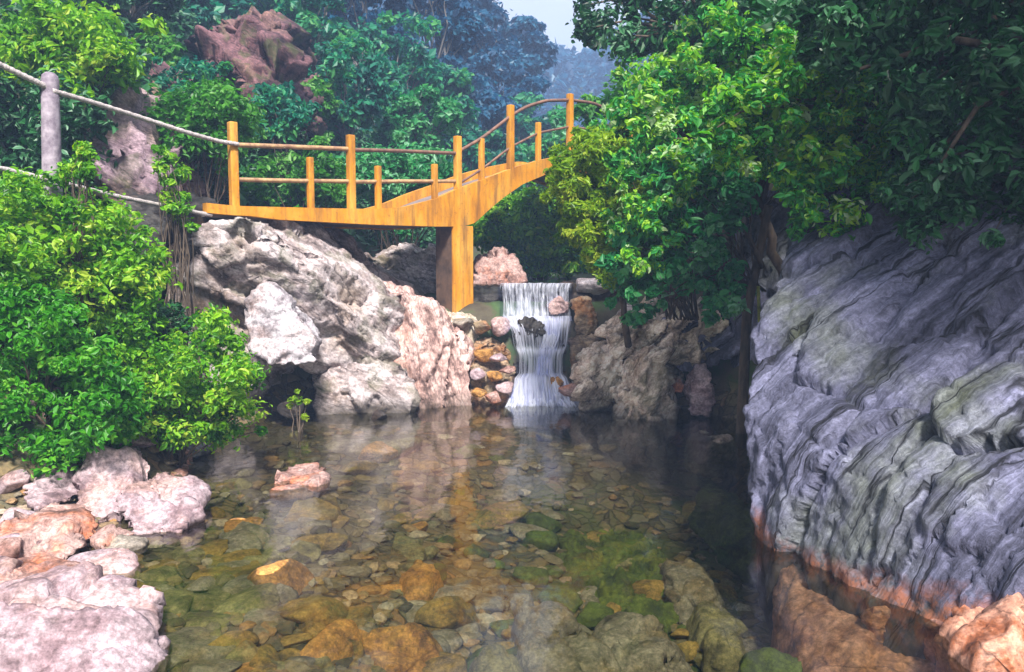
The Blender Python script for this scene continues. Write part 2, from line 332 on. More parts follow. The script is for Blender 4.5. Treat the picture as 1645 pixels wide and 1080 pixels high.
# ------------------------------------------------------------------ terrain
def H(x, y):
    x = np.asarray(x, float); y = np.asarray(y, float)
    xL = np.interp(y, [-20, 3.8, 6, 8.4, 9.7, 11, 12.3, 14, 16, 20, 35, 55, 90], [-1.7, -2.0, -2.7, -3.3, -3.3, -3.2, -3.0, -2.6, -2.0, -0.8, 0.5, 5.5, 10])
    xR = np.interp(y, [-20, 4, 5.5, 8.3, 10, 11.5, 12.5, 14, 20, 35, 55, 90], [2.6, 2.6, 2.4, 2.7, 2.5, 1.6, 1.6, 2.0, 2.4, 3.6, 8.5, 14])
    f = 1.45 * sm(11.6, 12.9, y) + np.maximum(y - 13, 0) * 0.06
    t = np.clip((x - xL) / (xR - xL), 0, 1)
    depth = -(0.10 + 0.75 * sm(0.05, 0.8, t) * (1 - 0.65 * sm(8.2, 9.8, y) * (1 - sm(0.75, 0.95, t)))) * (1 - sm(11.0, 12.5, y))
    near = 1 - sm(10.5, 13.5, y)
    dl = np.maximum(xL - x, 0); dr = np.maximum(x - xR, 0)
    lA = np.interp(dl, [0, .25, .9, 1.5, 2.8, 4.2, 8, 14, 45, 200], [0, .18, 0.9, 2.3, 2.45, 3.4, 8.5, 15, 27, 34])
    lB = np.interp(dl, [0, .8, 3, 7, 20, 60, 200], [0, .4, 2.6, 6.0, 15, 27, 32])
    rA = np.interp(dr, [0, .5, 1.6, 4, 12, 40, 200], [0, .5, 2.2, 4.8, 10, 22, 30])
    rB = np.interp(dr, [0, .8, 3, 7, 20, 60, 200], [0, .5, 2.6, 5.5, 13, 26, 30])
    lN = np.interp(dl, [0, .5, 2.0, 2.8, 4.0, 6, 12, 45, 200], [0, .05, .22, 1.3, 2.5, 3.2, 10, 27, 34])
    lA = lA + (lN - lA) * (1 - sm(6.2, 7.8, y))
    z = f + depth + near * (lA + rA) + (1 - near) * (lB + rB) + 0.12 * (dl == 0) * 0
    z = z + 26 * np.exp(-((y - 128) / 26) ** 2) * (0.68 + 0.32 * np.exp(-((x - 17) / 14) ** 2))
    p = np.stack([x.ravel(), y.ravel(), 0 * x.ravel()], 1)
    amp = 0.05 + 0.02 * np.minimum(dl + dr, 30) * 1.0
    z = z + (fbm(p * 0.8, 4, 2).reshape(x.shape)) * amp + (fbm(p * 3.1, 2, 5).reshape(x.shape)) * 0.03
    return z
gx = np.sinh(np.linspace(-5.2, 5.2, 340)) ; gx = gx / gx.max() * 75
gx = np.unique(np.concatenate([gx[np.abs(gx) > 6], np.linspace(-6, 6, 150)]))
gy = np.concatenate([np.linspace(-14, 3, 26)[:-1], np.linspace(3, 14.5, 150)[:-1], 14.5 + (np.linspace(0, 1, 120) ** 1.8) * 175])
X, Y = np.meshgrid(gx, gy); Z = H(X, Y)
nx, ny = len(gx), len(gy)
idx = np.arange(nx * ny).reshape(ny, nx)
F = np.stack([idx[:-1, :-1], idx[:-1, 1:], idx[1:, 1:], idx[1:, :-1]], -1).reshape(-1, 4)
def ground_mat():
    m, t, out = mat('stream_bed_and_forest_floor')
    geo = nn(t, 'NewGeometry'); sp = nn(t, 'SeparateXYZ'); t.links.new(geo.outputs['Position'], sp.inputs[0])
    wv = nn(t, 'TexNoise', Scale=3.0, Detail=3.0); t.links.new(geo.outputs['Position'], wv.inputs['Vector'])
    wm = nn(t, 'VectorMath', operation='MULTIPLY_ADD'); t.links.new(wv.outputs['Color'], wm.inputs[0]); wm.inputs[1].default_value = g3(0.35); t.links.new(geo.outputs['Position'], wm.inputs[2])
    v1 = nn(t, 'TexVoronoi', Scale=6.5); t.links.new(wm.outputs[0], v1.inputs['Vector'])
    ve = nn(t, 'TexVoronoi', feature='DISTANCE_TO_EDGE', Scale=6.5); t.links.new(wm.outputs[0], ve.inputs['Vector'])
    sc = nn(t, 'SeparateColor'); t.links.new(v1.outputs['Color'], sc.inputs[0])
    peb = ramp(t, sc.outputs[0], [(0.0, (0.07, 0.055, 0.035)), (0.3, (0.14, 0.105, 0.055)), (0.55, (0.10, 0.09, 0.055)), (0.75, (0.20, 0.13, 0.06)), (0.9, (0.17, 0.15, 0.115)), (1, (0.26, 0.13, 0.05))])
    n3 = nn(t, 'TexNoise', Scale=22.0, Detail=5.0, Roughness=0.7); t.links.new(geo.outputs['Position'], n3.inputs['Vector'])
    peb = mixc(t, 0.6, peb, ramp(t, n3.outputs['Fac'], [(0.3, g3(0.2)), (0.7, g3(0.85))]), 'OVERLAY')
    ed = ramp(t, ve.outputs['Distance'], [(0, g3(0)), (0.09, g3(1))])
    peb = mixc(t, math_(t, 'MULTIPLY', math_(t, 'SUBTRACT', 1, ed), 0.8), peb, (0.03, 0.026, 0.018))
    # green of algae and of painted-in water tint where the bed is deep
    n4 = nn(t, 'TexNoise', Scale=1.1, Detail=4.0); t.links.new(geo.outputs['Position'], n4.inputs['Vector'])
    al = math_(t, 'MULTIPLY', ramp(t, n4.outputs['Fac'], [(0.42, g3(0)), (0.58, g3(1))]), ramp(t, math_(t, 'MULTIPLY', sp.outputs['Z'], -1), [(0.45, g3(0)), (0.75, g3(0.9))]))
    peb = mixc(t, al, peb, (0.06, 0.09, 0.02))
    n2 = nn(t, 'TexNoise', Scale=1.7, Detail=8.0, Roughness=0.7); t.links.new(geo.outputs['Position'], n2.inputs['Vector'])
    soil = ramp(t, n2.outputs['Fac'], [(0.3, (0.03, 0.022, 0.015)), (0.45, (0.06, 0.05, 0.03)), (0.55, (0.03, 0.06, 0.015)), (0.7, (0.05, 0.10, 0.03))])
    f = nn(t, 'MapRange'); f.inputs[1].default_value = 0.25; f.inputs[2].default_value = 0.5; t.links.new(sp.outputs['Z'], f.inputs[0])
    c = mixc(t, f.outputs[0], peb, soil)
    b = nn(t, 'BsdfPrincipled', Roughness=0.8); t.links.new(c, b.inputs['Base Color'])
    bp = nn(t, 'Bump', Strength=0.7, Distance=0.06)
    t.links.new(mixc(t, f.outputs[0], math_(t, 'ADD', math_(t, 'MULTIPLY', ed, 0.6), math_(t, 'MULTIPLY', n3.outputs['Fac'], 0.5)), n2.outputs['Fac']), bp.inputs['Height']); t.links.new(bp.outputs[0], b.inputs['Normal'])
    t.links.new(b.outputs[0], out.inputs['Surface'])
    return m
g = link('terrain', mesh_np('terrain', np.stack([X.ravel(), Y.ravel(), Z.ravel()], 1), F), ground_mat()); tag(g, kind='structure')

# ------------------------------------------------------------------ water
def water_mat(name, tint, rough, bump, scale):
    m, t, out = mat(name)
    geo = nn(t, 'NewGeometry'); mp = nn(t, 'Mapping'); mp.inputs['Scale'].default_value = (1, 0.6, 1)
    t.links.new(geo.outputs['Position'], mp.inputs['Vector'])
    n = nn(t, 'TexNoise', Scale=scale, Detail=3.0); t.links.new(mp.outputs[0], n.inputs['Vector'])
    bp = nn(t, 'Bump', Strength=bump, Distance=0.03); t.links.new(n.outputs['Fac'], bp.inputs['Height'])
    fr = nn(t, 'Fresnel', IOR=1.42); t.links.new(bp.outputs[0], fr.inputs['Normal'])
    tr = nn(t, 'BsdfTransparent', Color=(*tint, 1)); gl = nn(t, 'BsdfGlossy', Roughness=rough, Color=(1, 1, 1, 1)); t.links.new(bp.outputs[0], gl.inputs['Normal'])
    ms = nn(t, 'MixShader'); t.links.new(fr.outputs[0], ms.inputs[0]); t.links.new(tr.outputs[0], ms.inputs[1]); t.links.new(gl.outputs[0], ms.inputs[2])
    t.links.new(ms.outputs[0], out.inputs['Surface']); return m
def sheet(name, x0, x1, y0, y1, z, m):
    o = link(name, mesh_np(name, [(x0, y0, z), (x1, y0, z), (x1, y1, z), (x0, y1, z)], [(0, 1, 2, 3)]), m)
    return tag(o, kind='structure')
sheet('pool_water', -3.9, 4.6, -13.5, 12.55, 0.0, water_mat('pool_water', (0.72, 0.73, 0.59), 0.10, 0.38, 2.6))
sheet('upper_stream_water', -1.2, 3.2, 12.83, 19.5, 1.74, water_mat('upper_water', (0.8, 0.86, 0.8), 0.12, 0.3, 5))

# ------------------------------------------------------------------ rocks
_tmp = bpy.data.scenes
def hull_remesh(hulls, voxel, smooth=1):
    bm = bmesh.new()
    for pts in hulls:
        b2 = bmesh.new()
        for p in pts: b2.verts.new(p)
        r = bmesh.ops.convex_hull(b2, input=b2.verts)
        junk = [e for e in r['geom_interior'] + r['geom_unused'] if isinstance(e, bmesh.types.BMVert)]
        bmesh.ops.delete(b2, geom=list(set(junk)), context='VERTS')
        me = bpy.data.meshes.new('t'); b2.to_mesh(me); b2.free(); bm.from_mesh(me); bpy.data.meshes.remove(me)
    bmesh.ops.recalc_face_normals(bm, faces=bm.faces)
    me = bpy.data.meshes.new('t'); bm.to_mesh(me); bm.free()
    o = bpy.data.objects.new('t', me); COL.objects.link(o)
    md = o.modifiers.new('r', 'REMESH'); md.mode = 'VOXEL'; md.voxel_size = voxel
    if smooth:
        ms = o.modifiers.new('s', 'SMOOTH'); ms.iterations = smooth; ms.factor = 0.5
    dg = bpy.context.evaluated_depsgraph_get(); dg.update()
    out = bpy.data.meshes.new_from_object(o.evaluated_get(dg))
    bpy.data.objects.remove(o); bpy.data.meshes.remove(me)
    return out
def displace(me, seed, big=0.12, bigf=1.0, ch=0.12, chf=1.6, fine=0.03, strata=None, samp=0.05, sfreq=5.0, crack=0.03, warp=0.18, brk=0.0, iso=0.0):
    n = len(me.vertices)
    co = np.empty(n * 3, np.float32); me.vertices.foreach_get('co', co); co = co.reshape(-1, 3).astype(float)
    no = np.empty(n * 3, np.float32); me.vertices.foreach_get('normal', no); no = no.reshape(-1, 3).astype(float)
    p = co + 17.3 * seed
    wp = p + warp * np.stack([fbm(p * 1.7, 2, seed + 1), fbm(p * 1.7, 2, seed + 2), fbm(p * 1.7, 2, seed + 3)], 1)
    d = big * fbm(p * bigf, 3, seed)
    q = wp * chf
    if strata is not None:
        s = np.asarray(strata, float); s /= np.linalg.norm(s)
        q = q + np.outer((wp @ s) * chf * 1.8, s)
    v, e = chisel(q, seed); d += ch * v - crack * e ** 2
    v2, e2 = chisel(q * 2.6 + 5, seed + 4); d += ch * 0.25 * v2 - crack * 0.5 * e2 ** 2
    if strata is not None:
        h = (wp @ s) * sfreq + 0.5 * fbm(p * 0.9, 3, seed + 9) + brk * v
        fr = h - np.floor(h)
        d += samp * (np.where(fr < 0.75, fr / 0.75, (1 - fr) / 0.25) - 0.5) * (0.6 + 0.8 * np.abs(perlin(np.stack([np.floor(h), p[:, 0] * .3, p[:, 1] * .3], 1), seed)))
        h2 = h * 3.1 + 1.5 * brk * v2; f2 = h2 - np.floor(h2)
        d += samp * 0.3 * (np.where(f2 < 0.8, f2 / 0.8, (1 - f2) / 0.2) - 0.5)
    if iso:
        v3, e3 = chisel(wp * 1.9 + 9, seed + 8); d += iso * v3 - iso * 0.35 * e3 ** 3
    d += fine * fbm(p * 11, 4, seed + 6)
    co += no * d[:, None]
    me.vertices.foreach_set('co', co.astype(np.float32).ravel())
    me.update()
    me.polygons.foreach_set('use_smooth', np.ones(len(me.polygons), dtype=bool))
_seed = [10]
def rock(name, label, hulls, m, voxel=0.05, cat='rock', group=None, world=False, **kw):
    _seed[0] += 1
    if not isinstance(hulls[0], list): hulls = [hulls]
    hh = [[tuple(p) if world else tuple(P(*p)) for p in h] for h in hulls]
    me = hull_remesh(hh, voxel); me.name = name
    displace(me, _seed[0], **kw)
    o = link(name, me); me.materials.clear(); me.materials.append(M[m])
    return tag(o, label, cat, group)
def block(a, b, dz=0, dback=1.0):
    """front outline of pixel points pushed back by dback metres"""
    return a + [(x, y, d + dback) for x, y, d in a]
def deep(pts, dback, k=0.8):
    """hull points: front outline plus a smaller copy further away (same world spread, so it truly has depth)"""
    pw = np.array([P(*p) for p in pts]); c = pw.mean(0)
    bk = c + (pw - c) * k + np.array([0, dback, 0])
    return [tuple(v) for v in pw] + [tuple(v) for v in bk]
def rockp(name, label, outl, m, dback=0.8, k=0.8, **kw):
    if not isinstance(outl[0], list): outl = [outl]
    return rock(name, label, [deep(o, dback, k) for o in outl], m, world=True, **kw)

# --- the big outcrop under the bridge: ridge slab, left shoulder, lower body
rockp('rock_outcrop', 'huge pale rock outcrop sloping down to the pool under the flat bridge span',
     [[(325, 352, 9.9), (385, 345, 9.8), (440, 358, 10.0), (505, 392, 10.6), (575, 440, 11.2), (640, 480, 11.5), (655, 640, 11.5), (500, 600, 11.1), (395, 520, 10.4), (300, 470, 10.0), (285, 400, 9.9)],
      [(262, 410, 9.8), (330, 355, 9.9), (400, 470, 10.2), (425, 590, 10.4), (380, 670, 10.3), (270, 640, 9.9)],
      [(505, 560, 11.3), (560, 500, 11.4), (665, 560, 11.6), (668, 690, 11.5), (505, 690, 11.4)]],
     'pale', dback=2.6, k=1.0, voxel=0.04, big=0.10, ch=0.15, chf=0.8, warp=0.08, fine=0.02, brk=0.6, strata=SL, samp=0.06, sfreq=2.6, crack=0.07)
rockp('boulder', 'rounded white speckled boulder jutting out of the outcrop above the dark hollow',
     [(395, 480, 10.0), (430, 462, 10.1), (480, 500, 10.0), (512, 545, 9.95), (505, 580, 9.95), (450, 592, 9.85), (400, 560, 9.85)], 'white', dback=0.7, voxel=0.03, big=0.07, ch=0.07, chf=2.6, fine=0.02, crack=0.02)
rockp('boulder', 'long low grey boulder lying at the waterline below the outcrop',
     [(500, 620, 10.9), (530, 588, 11.0), (600, 578, 11.05), (655, 590, 11.1), (668, 640, 11.0), (655, 690, 10.9), (510, 690, 10.8)], 'pale', dback=0.9, voxel=0.035, big=0.09, ch=0.09, chf=2.2, crack=0.03)
rockp('rock_pinnacle', 'tall pink ribbed rock dropping straight into the pool left of the bridge pier',
     [[(600, 455, 11.6), (650, 470, 11.45), (700, 497, 11.5), (728, 545, 11.5), (722, 690, 11.3), (672, 690, 11.25), (652, 590, 11.4)],
      [(690, 560, 11.5), (735, 530, 11.7), (760, 570, 11.7), (758, 690, 11.5), (690, 690, 11.4)]], 'pinkridge', dback=1.3, k=0.95, voxel=0.035, big=0.1, ch=0.08, chf=1.3, strata=(1, 0.2, 0.25), samp=0.07, sfreq=4, crack=0.04)
rockp('rock', 'flat grey rock carrying the foot of the yellow bridge pier',
     [(700, 508, 12.2), (752, 503, 12.3), (784, 512, 12.5), (790, 560, 12.4), (770, 690, 12.1), (700, 690, 11.9)], 'tan', dback=1.3, k=1, voxel=0.045, big=0.06, ch=0.1, crack=0.04)
rockp('rock', 'rust stained rock beside the left edge of the waterfall',
     [(758, 560, 11.85), (785, 545, 11.9), (818, 555, 12.0), (828, 600, 11.95), (818, 690, 11.7), (755, 690, 11.6)], 'brown', dback=0.8, k=1, voxel=0.03, big=0.08, ch=0.14, chf=3, crack=0.05)
rockp('rock', 'pale rock behind the pier, under the bridge deck',
     [(585, 408, 14.3), (640, 400, 14.4), (700, 394, 14.4), (718, 450, 14.4), (712, 540, 14.2), (600, 540, 14.2)], 'pale', dback=1.4, voxel=0.05, ch=0.15)
rockp('boulder', 'pale pinkish boulder right of the pier above the waterfall',
     [(762, 425, 13.6), (790, 402, 13.7), (812, 398, 13.7), (838, 430, 13.6), (842, 462, 13.5), (762, 465, 13.4)], 'pinkstone', dback=1.0, voxel=0.035, big=0.08, ch=0.12, chf=2.4)
# weir and rocks about the fall
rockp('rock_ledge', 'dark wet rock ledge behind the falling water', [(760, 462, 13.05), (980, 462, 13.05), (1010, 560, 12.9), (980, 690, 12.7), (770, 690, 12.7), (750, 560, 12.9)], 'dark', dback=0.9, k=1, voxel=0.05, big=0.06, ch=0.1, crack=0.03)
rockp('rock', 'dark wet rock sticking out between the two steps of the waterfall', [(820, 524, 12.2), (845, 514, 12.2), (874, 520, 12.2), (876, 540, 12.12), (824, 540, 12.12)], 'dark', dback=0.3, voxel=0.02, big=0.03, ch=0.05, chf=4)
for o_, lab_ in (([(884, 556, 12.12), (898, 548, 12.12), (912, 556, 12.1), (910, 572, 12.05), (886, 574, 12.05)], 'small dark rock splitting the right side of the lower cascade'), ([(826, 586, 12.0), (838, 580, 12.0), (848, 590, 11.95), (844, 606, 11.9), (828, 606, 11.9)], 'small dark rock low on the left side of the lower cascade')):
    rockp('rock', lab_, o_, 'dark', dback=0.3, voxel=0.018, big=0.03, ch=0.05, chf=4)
rockp('rock', 'brown rounded rock on the right edge of the waterfall lip', [(920, 482, 12.35), (948, 478, 12.4), (962, 505, 12.4), (955, 540, 12.3), (925, 545, 12.25)], 'brown', dback=0.6, voxel=0.025, big=0.05, ch=0.08, chf=3)
rockp('rock', 'dark brown block below the right edge of the waterfall', [(918, 550, 12.25), (955, 545, 12.2), (965, 580, 12.1), (950, 690, 11.9), (915, 690, 12.0)], 'brown', dback=0.7, voxel=0.03, big=0.05, ch=0.1, chf=3)
rockp('stone', 'small orange stone wetted by the foam at the foot of the waterfall', [(876, 612, 11.75), (890, 605, 11.75), (906, 610, 11.75), (904, 622, 11.7), (878, 624, 11.7)], 'orange', cat='stone', dback=0.2, voxel=0.015, big=0.02, ch=0.03, chf=5)
rockp('stone', 'pale purple stone under the waterfall lip', [(880, 490, 12.5), (897, 476, 12.5), (912, 488, 12.5), (910, 505, 12.45), (884, 506, 12.45)], 'lavender', cat='stone', dback=0.2, voxel=0.015, big=0.02, ch=0.03, chf=5)
# right of the fall
rockp('rock', 'tan streaked rock ramp running down to the pool right of the waterfall',
     [[(935, 640, 11.6), (980, 560, 11.9), (1020, 520, 11.9), (1075, 560, 11.5), (1085, 640, 11.1), (1072, 720, 10.7), (1000, 700, 11.0), (925, 690, 11.4)],
      [(985, 530, 12.0), (1050, 490, 12.0), (1120, 510, 11.8), (1110, 590, 11.5), (1040, 600, 11.6)]], 'tan', dback=1.6, k=1, voxel=0.04, big=0.1, ch=0.2, chf=1.9, strata=(-0.7, -0.2, 0.6), samp=0.08, sfreq=4, crack=0.05)
rockp('rock', 'bluish grey overhanging rock above the dark hollow on the right bank',
     [(1080, 520, 11.4), (1130, 505, 11.3), (1185, 520, 11.0), (1200, 560, 10.8), (1150, 585, 10.9), (1090, 590, 11.2)], 'cliff', dback=1.5, k=1, voxel=0.04, big=0.08, ch=0.12, crack=0.04)
rockp('stone', 'pale tongue shaped stone standing in the dark hollow of the right bank',
     [(1108, 640, 10.7), (1118, 585, 10.9), (1132, 585, 10.9), (1150, 645, 10.6), (1140, 668, 10.55), (1110, 668, 10.6)], 'lavender', cat='stone', dback=0.4, voxel=0.02, big=0.04, ch=0.05, chf=3)
rockp('rock', 'dark shaded rock wall behind the hollow on the right bank',
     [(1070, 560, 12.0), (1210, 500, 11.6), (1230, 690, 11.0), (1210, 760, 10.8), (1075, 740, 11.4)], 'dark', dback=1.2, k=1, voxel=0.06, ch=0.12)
rockp('stone', 'round pink stone tucked in the right bank by the dark hollow', [(1078, 612, 11.0), (1092, 606, 11.0), (1102, 618, 10.95), (1096, 632, 10.9), (1080, 630, 10.95)], 'pinkstone', cat='stone', dback=0.2, voxel=0.015, big=0.02, ch=0.03, chf=5)

for (o_, lab_) in (([(930, 600, 11.3), (965, 560, 11.4), (1000, 575, 11.3), (1005, 640, 11.0), (940, 660, 11.0)], 'pale jagged boulder beside the foot of the waterfall on the right'),
                   ([(1000, 600, 10.9), (1040, 560, 11.0), (1078, 590, 10.8), (1080, 680, 10.5), (1000, 690, 10.5)], 'pale jagged boulder at the waterline in the middle of the right bank'),
                   ([(985, 520, 11.6), (1025, 495, 11.7), (1070, 515, 11.6), (1060, 560, 11.4), (990, 570, 11.4)], 'pale jagged boulder under the hanging leaves right of the waterfall'),
                   ([(1075, 510, 11.2), (1120, 490, 11.2), (1165, 520, 11.0), (1140, 570, 10.9), (1080, 575, 11.0)], 'pale jagged boulder on top of the dark hollow of the right bank')):
    rockp('boulder', lab_, o_, 'tan', dback=0.7, k=1, voxel=0.03, big=0.06, ch=0.18, chf=1.8, crack=0.04, strata=(-0.7, -0.2, 0.6), samp=0.05, sfreq=4)
# --- the right cliff: one slab leaning back, its face turned to the camera, with a foot running under the water
cl = [P(1236, 885, 5.62), P(1400, 888, 5.55), P(1475, 900, 5.3), P(1560, 965, 4.7), P(1645, 1030, 4.15), P(1720, 1090, 3.8),
      P(1216, 800, 5.78), P(1196, 700, 5.95), P(1192, 640, 6.05), P(1204, 560, 6.3), P(1226, 475, 6.6), P(1258, 395, 6.9),
      P(1400, 330, 7.0), P(1645, 180, 7.1), P(1645, 700, 4.95), P(1645, 430, 5.9)]
hA = [tuple(p) for p in cl] + [(3.3, 8.6, 2.6), (3.2, 8.6, -1.1), (7.5, 9.0, 4.6), (6.5, 6.6, 4.6), (6.5, 3.0, 2.2), (4.6, 2.4, 0.6), (3.5, 2.7, 0.0), (7.5, 9, -1.2), (6.5, 2.2, -1.2), (3.3, 2.7, -1.0), (2.6, 3.7, -0.9), (1.84, 5.5, -0.95)]
hB = [tuple(PZ(1245, 893, -0.10)), tuple(PZ(1400, 895, -0.09)), tuple(PZ(1480, 920, -0.09)), tuple(PZ(1600, 1050, -0.12)), (2.0, 5.75, -0.10), (2.5, 5.7, -0.10), tuple(PZ(1285, 1010, -0.44)), tuple(PZ(1335, 1085, -0.48)), (2.1, 3.0, -0.5), (3.2, 3.0, -0.3),
      (1.72, 5.3, -0.95), (1.6, 4.6, -0.95), (1.6, 3.0, -0.95), (3.6, 3.0, -0.95), (3.6, 5.6, -0.95), (3.4, 5.4, 0.1)]
hL = [tuple(PZ(1300, 897, -0.10)), tuple(PZ(1370, 890, 0.05)), tuple(PZ(1470, 890, 0.10)), tuple(PZ(1560, 930, 0.16)), tuple(PZ(1700, 1010, 0.22)), tuple(PZ(1420, 925, -0.03)), tuple(PZ(1500, 985, -0.03)), tuple(PZ(1590, 1075, -0.02)), tuple(PZ(1650, 1100, 0.05)),
      (2.6, 2.6, 0.05), (3.4, 2.6, 0.3), (2.6, 2.6, -0.6), (3.8, 5.2, -0.6), (2.4, 5.0, -0.6), (3.8, 4.6, 0.3)]
hC = [tuple(P(1190, 330, 11.0)), tuple(P(1262, 285, 10.9)), tuple(P(1300, 300, 10.6)), tuple(P(1290, 470, 10.3)), tuple(P(1205, 470, 10.8)), tuple(P(1195, 650, 10.9)), tuple(P(1260, 700, 10.6)), (5.5, 12.5, 3.0), (5.5, 12.5, -0.5), (3.4, 12.5, 2.6), (3.2, 12.4, -0.5), (5.5, 10, -0.5), (5.5, 10, 3.0)]
rock('rock_ledge', 'low red orange ledge at the foot of the slab in the bottom right corner', [hL], 'redledge', voxel=0.03, cat='rock', world=True, big=0.07, ch=0.14, chf=1.8, fine=0.025, crack=0.04)
rock('rock_ledge', 'brown rock shelf under the water at the foot of the slab', [hB], 'shelf', voxel=0.035, cat='rock', world=True, big=0.03, ch=0.04, chf=1.5, fine=0.015, crack=0.02)
rock('cliff', 'great blue grey layered slab of rock leaning back along the right side of the pool', [hA], 'cliff', voxel=0.032, cat='cliff', world=True,
     big=0.03, bigf=0.6, ch=0.11, chf=0.62, fine=0.020, strata=SR, samp=0.032, sfreq=2.8, crack=0.06, warp=0.03, brk=0.25, iso=0.03)
rock('cliff', 'pale blue grey rock face seen between the leaves behind the top of the slab', [hC], 'cliff', voxel=0.05, cat='cliff', world=True,
     big=0.1, bigf=0.7, ch=0.16, chf=0.9, fine=0.018, strata=SR, samp=0.06, sfreq=4.2, crack=0.05)

# --- hillside crags on the left
rockp('crag', 'purple brown crag high among the trees above the bridge', [[(300, 60, 16.4), (350, 15, 17), (430, 30, 17.2), (455, 90, 16.6), (380, 110, 16.0), (318, 120, 15.8)], [(370, 100, 16), (440, 70, 16.2), (475, 130, 16), (470, 200, 15.6), (400, 195, 15.3)]], 'purple', cat='rock', dback=3, k=0.9, voxel=0.07, big=0.15, ch=0.5, chf=0.9, crack=0.22, fine=0.04, strata=(0.6, 0.2, 1), samp=0.12, sfreq=1.5, brk=1.0, warp=0.1)
rockp('crag', 'grey purple crag behind the rope near the left post', [(120, 195, 10.8), (190, 160, 11.0), (250, 185, 11.2), (270, 280, 10.8), (240, 330, 10.5), (130, 320, 10.5)], 'lilac', cat='rock', dback=1.6, k=0.9, voxel=0.05, big=0.15, ch=0.3, chf=1.2, crack=0.05)
rockp('crag', 'reddish crag between two shrubs left of the high purple crag', [(225, 130, 15), (262, 100, 15), (292, 125, 15), (300, 190, 14.6), (240, 200, 14.4)], 'purple', cat='rock', dback=1.6, k=0.9, voxel=0.06, big=0.15, ch=0.3, chf=1.2)
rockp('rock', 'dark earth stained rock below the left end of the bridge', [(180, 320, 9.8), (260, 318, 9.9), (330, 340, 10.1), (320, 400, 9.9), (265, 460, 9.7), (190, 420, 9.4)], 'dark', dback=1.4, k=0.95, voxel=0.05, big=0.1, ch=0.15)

def ico_dirs(sub):
    bm = bmesh.new(); bmesh.ops.create_icosphere(bm, subdivisions=sub, radius=1)
    V = np.array([v.co[:] for v in bm.verts]); F_ = np.array([[v.index for v in f.verts] for f in bm.faces]); bm.free(); return V, F_
IV, IF = ico_dirs(4)
def faceted(seed, nplanes=13, rough=0.05):
    r_ = np.random.default_rng(seed)
    N = r_.normal(size=(nplanes, 3)); N /= np.linalg.norm(N, axis=1)[:, None]; D = r_.uniform(0.6, 1.0, nplanes)
    q = IV @ N.T; rr = np.where(q > 0.05, D / np.maximum(q, 0.05), 9)
    r = -np.log((np.exp(-24 * rr)).sum(1)) / 24
    r = np.minimum(r, 1.25) + rough * fbm(IV * 2.5 + seed, 3, seed % 50)
    return IV * r[:, None]
def faceted_mesh(seed, kd):
    me = mesh_np('stone', faceted(seed), IF); me.materials.append(M[kd]); return me
def ground2(p): return np.array([p[0], p[1], float(H(np.array([p[0]]), np.array([p[1]]))[0])])
# --- left bank stones
def stone(label, outl, m, dback=0.4, voxel=0.025, group=None, **kw):
    a = dict(big=0.03, ch=0.10, chf=2.3, fine=0.008, crack=0.02, cat='stone'); a.update(kw)
    return rockp('stone', label, outl, m, dback=dback, voxel=voxel, group=group, **a)
stone('large white foreground stone in the bottom left corner at the water edge', [(-60, 1000, 3.95), (60, 985, 4.0), (130, 995, 4.05), (205, 1040, 3.95), (215, 1110, 3.75), (60, 1140, 3.6), (-80, 1120, 3.65)], 'lavender', 0.5, 0.02, chf=1.5, ch=0.18)
stone('upright lavender white stone with a purple face on the left bank', [(112, 780, 6.5), (150, 724, 6.7), (190, 726, 6.7), (216, 765, 6.5), (212, 830, 6.2), (150, 850, 6.1), (115, 830, 6.2)], 'lavender', 0.5)
stone('sloping pale lavender slab reaching into the water beside the upright stone', [(190, 790, 6.3), (225, 770, 6.5), (275, 785, 6.4), (306, 815, 6.2), (290, 855, 5.95), (200, 870, 5.8)], 'lavender', 0.45)
stone('pale stone lying against the left of the upright lavender stone', [(30, 790, 6.4), (80, 752, 6.8), (125, 755, 6.8), (128, 800, 6.4), (60, 820, 6.2)], 'lavender', 0.5)
stone('round pink stone at the left edge of the picture', [(-20, 850, 5.5), (40, 825, 5.7), (100, 840, 5.6), (112, 900, 5.2), (60, 945, 4.95), (-30, 940, 4.9)], 'pinkstone', 0.5)
stone('rust red stone at the far left edge above the pink stone', [(-40, 770, 6.8), (20, 752, 7.0), (60, 775, 6.7), (40, 815, 6.4), (-40, 820, 6.3)], 'pinkstone', 0.5)
stone('red and white stone between the pink stone and the foreground stone', [(-30, 950, 4.7), (40, 930, 4.8), (72, 950, 4.7), (50, 990, 4.5), (-20, 1015, 4.3)], 'pinkstone', 0.4)
stone('bright cream stone at the foot of the bushes', [(250, 722, 8.3), (285, 706, 8.6), (320, 712, 8.5), (330, 725, 8.4), (315, 740, 8.2), (265, 745, 8.1)], 'white', 0.35)
stone('small pink stone below the bright cream stone', [(248, 748, 8.0), (275, 742, 8.0), (300, 755, 7.8), (290, 770, 7.6), (255, 768, 7.6)], 'pinkstone', 0.25)
stone('flat peach stone breaking the water surface in the shallows', [(430, 775, 7.4), (460, 752, 7.7), (510, 760, 7.6), (528, 778, 7.35), (500, 797, 7.1), (440, 798, 7.1)], 'pinkstone', 0.4)
stone('small pale pink stone half sunk at the end of the lavender slab', [(150, 870, 5.6), (185, 862, 5.65), (210, 880, 5.5), (190, 905, 5.3), (155, 900, 5.3)], 'pinkstone', 0.25)
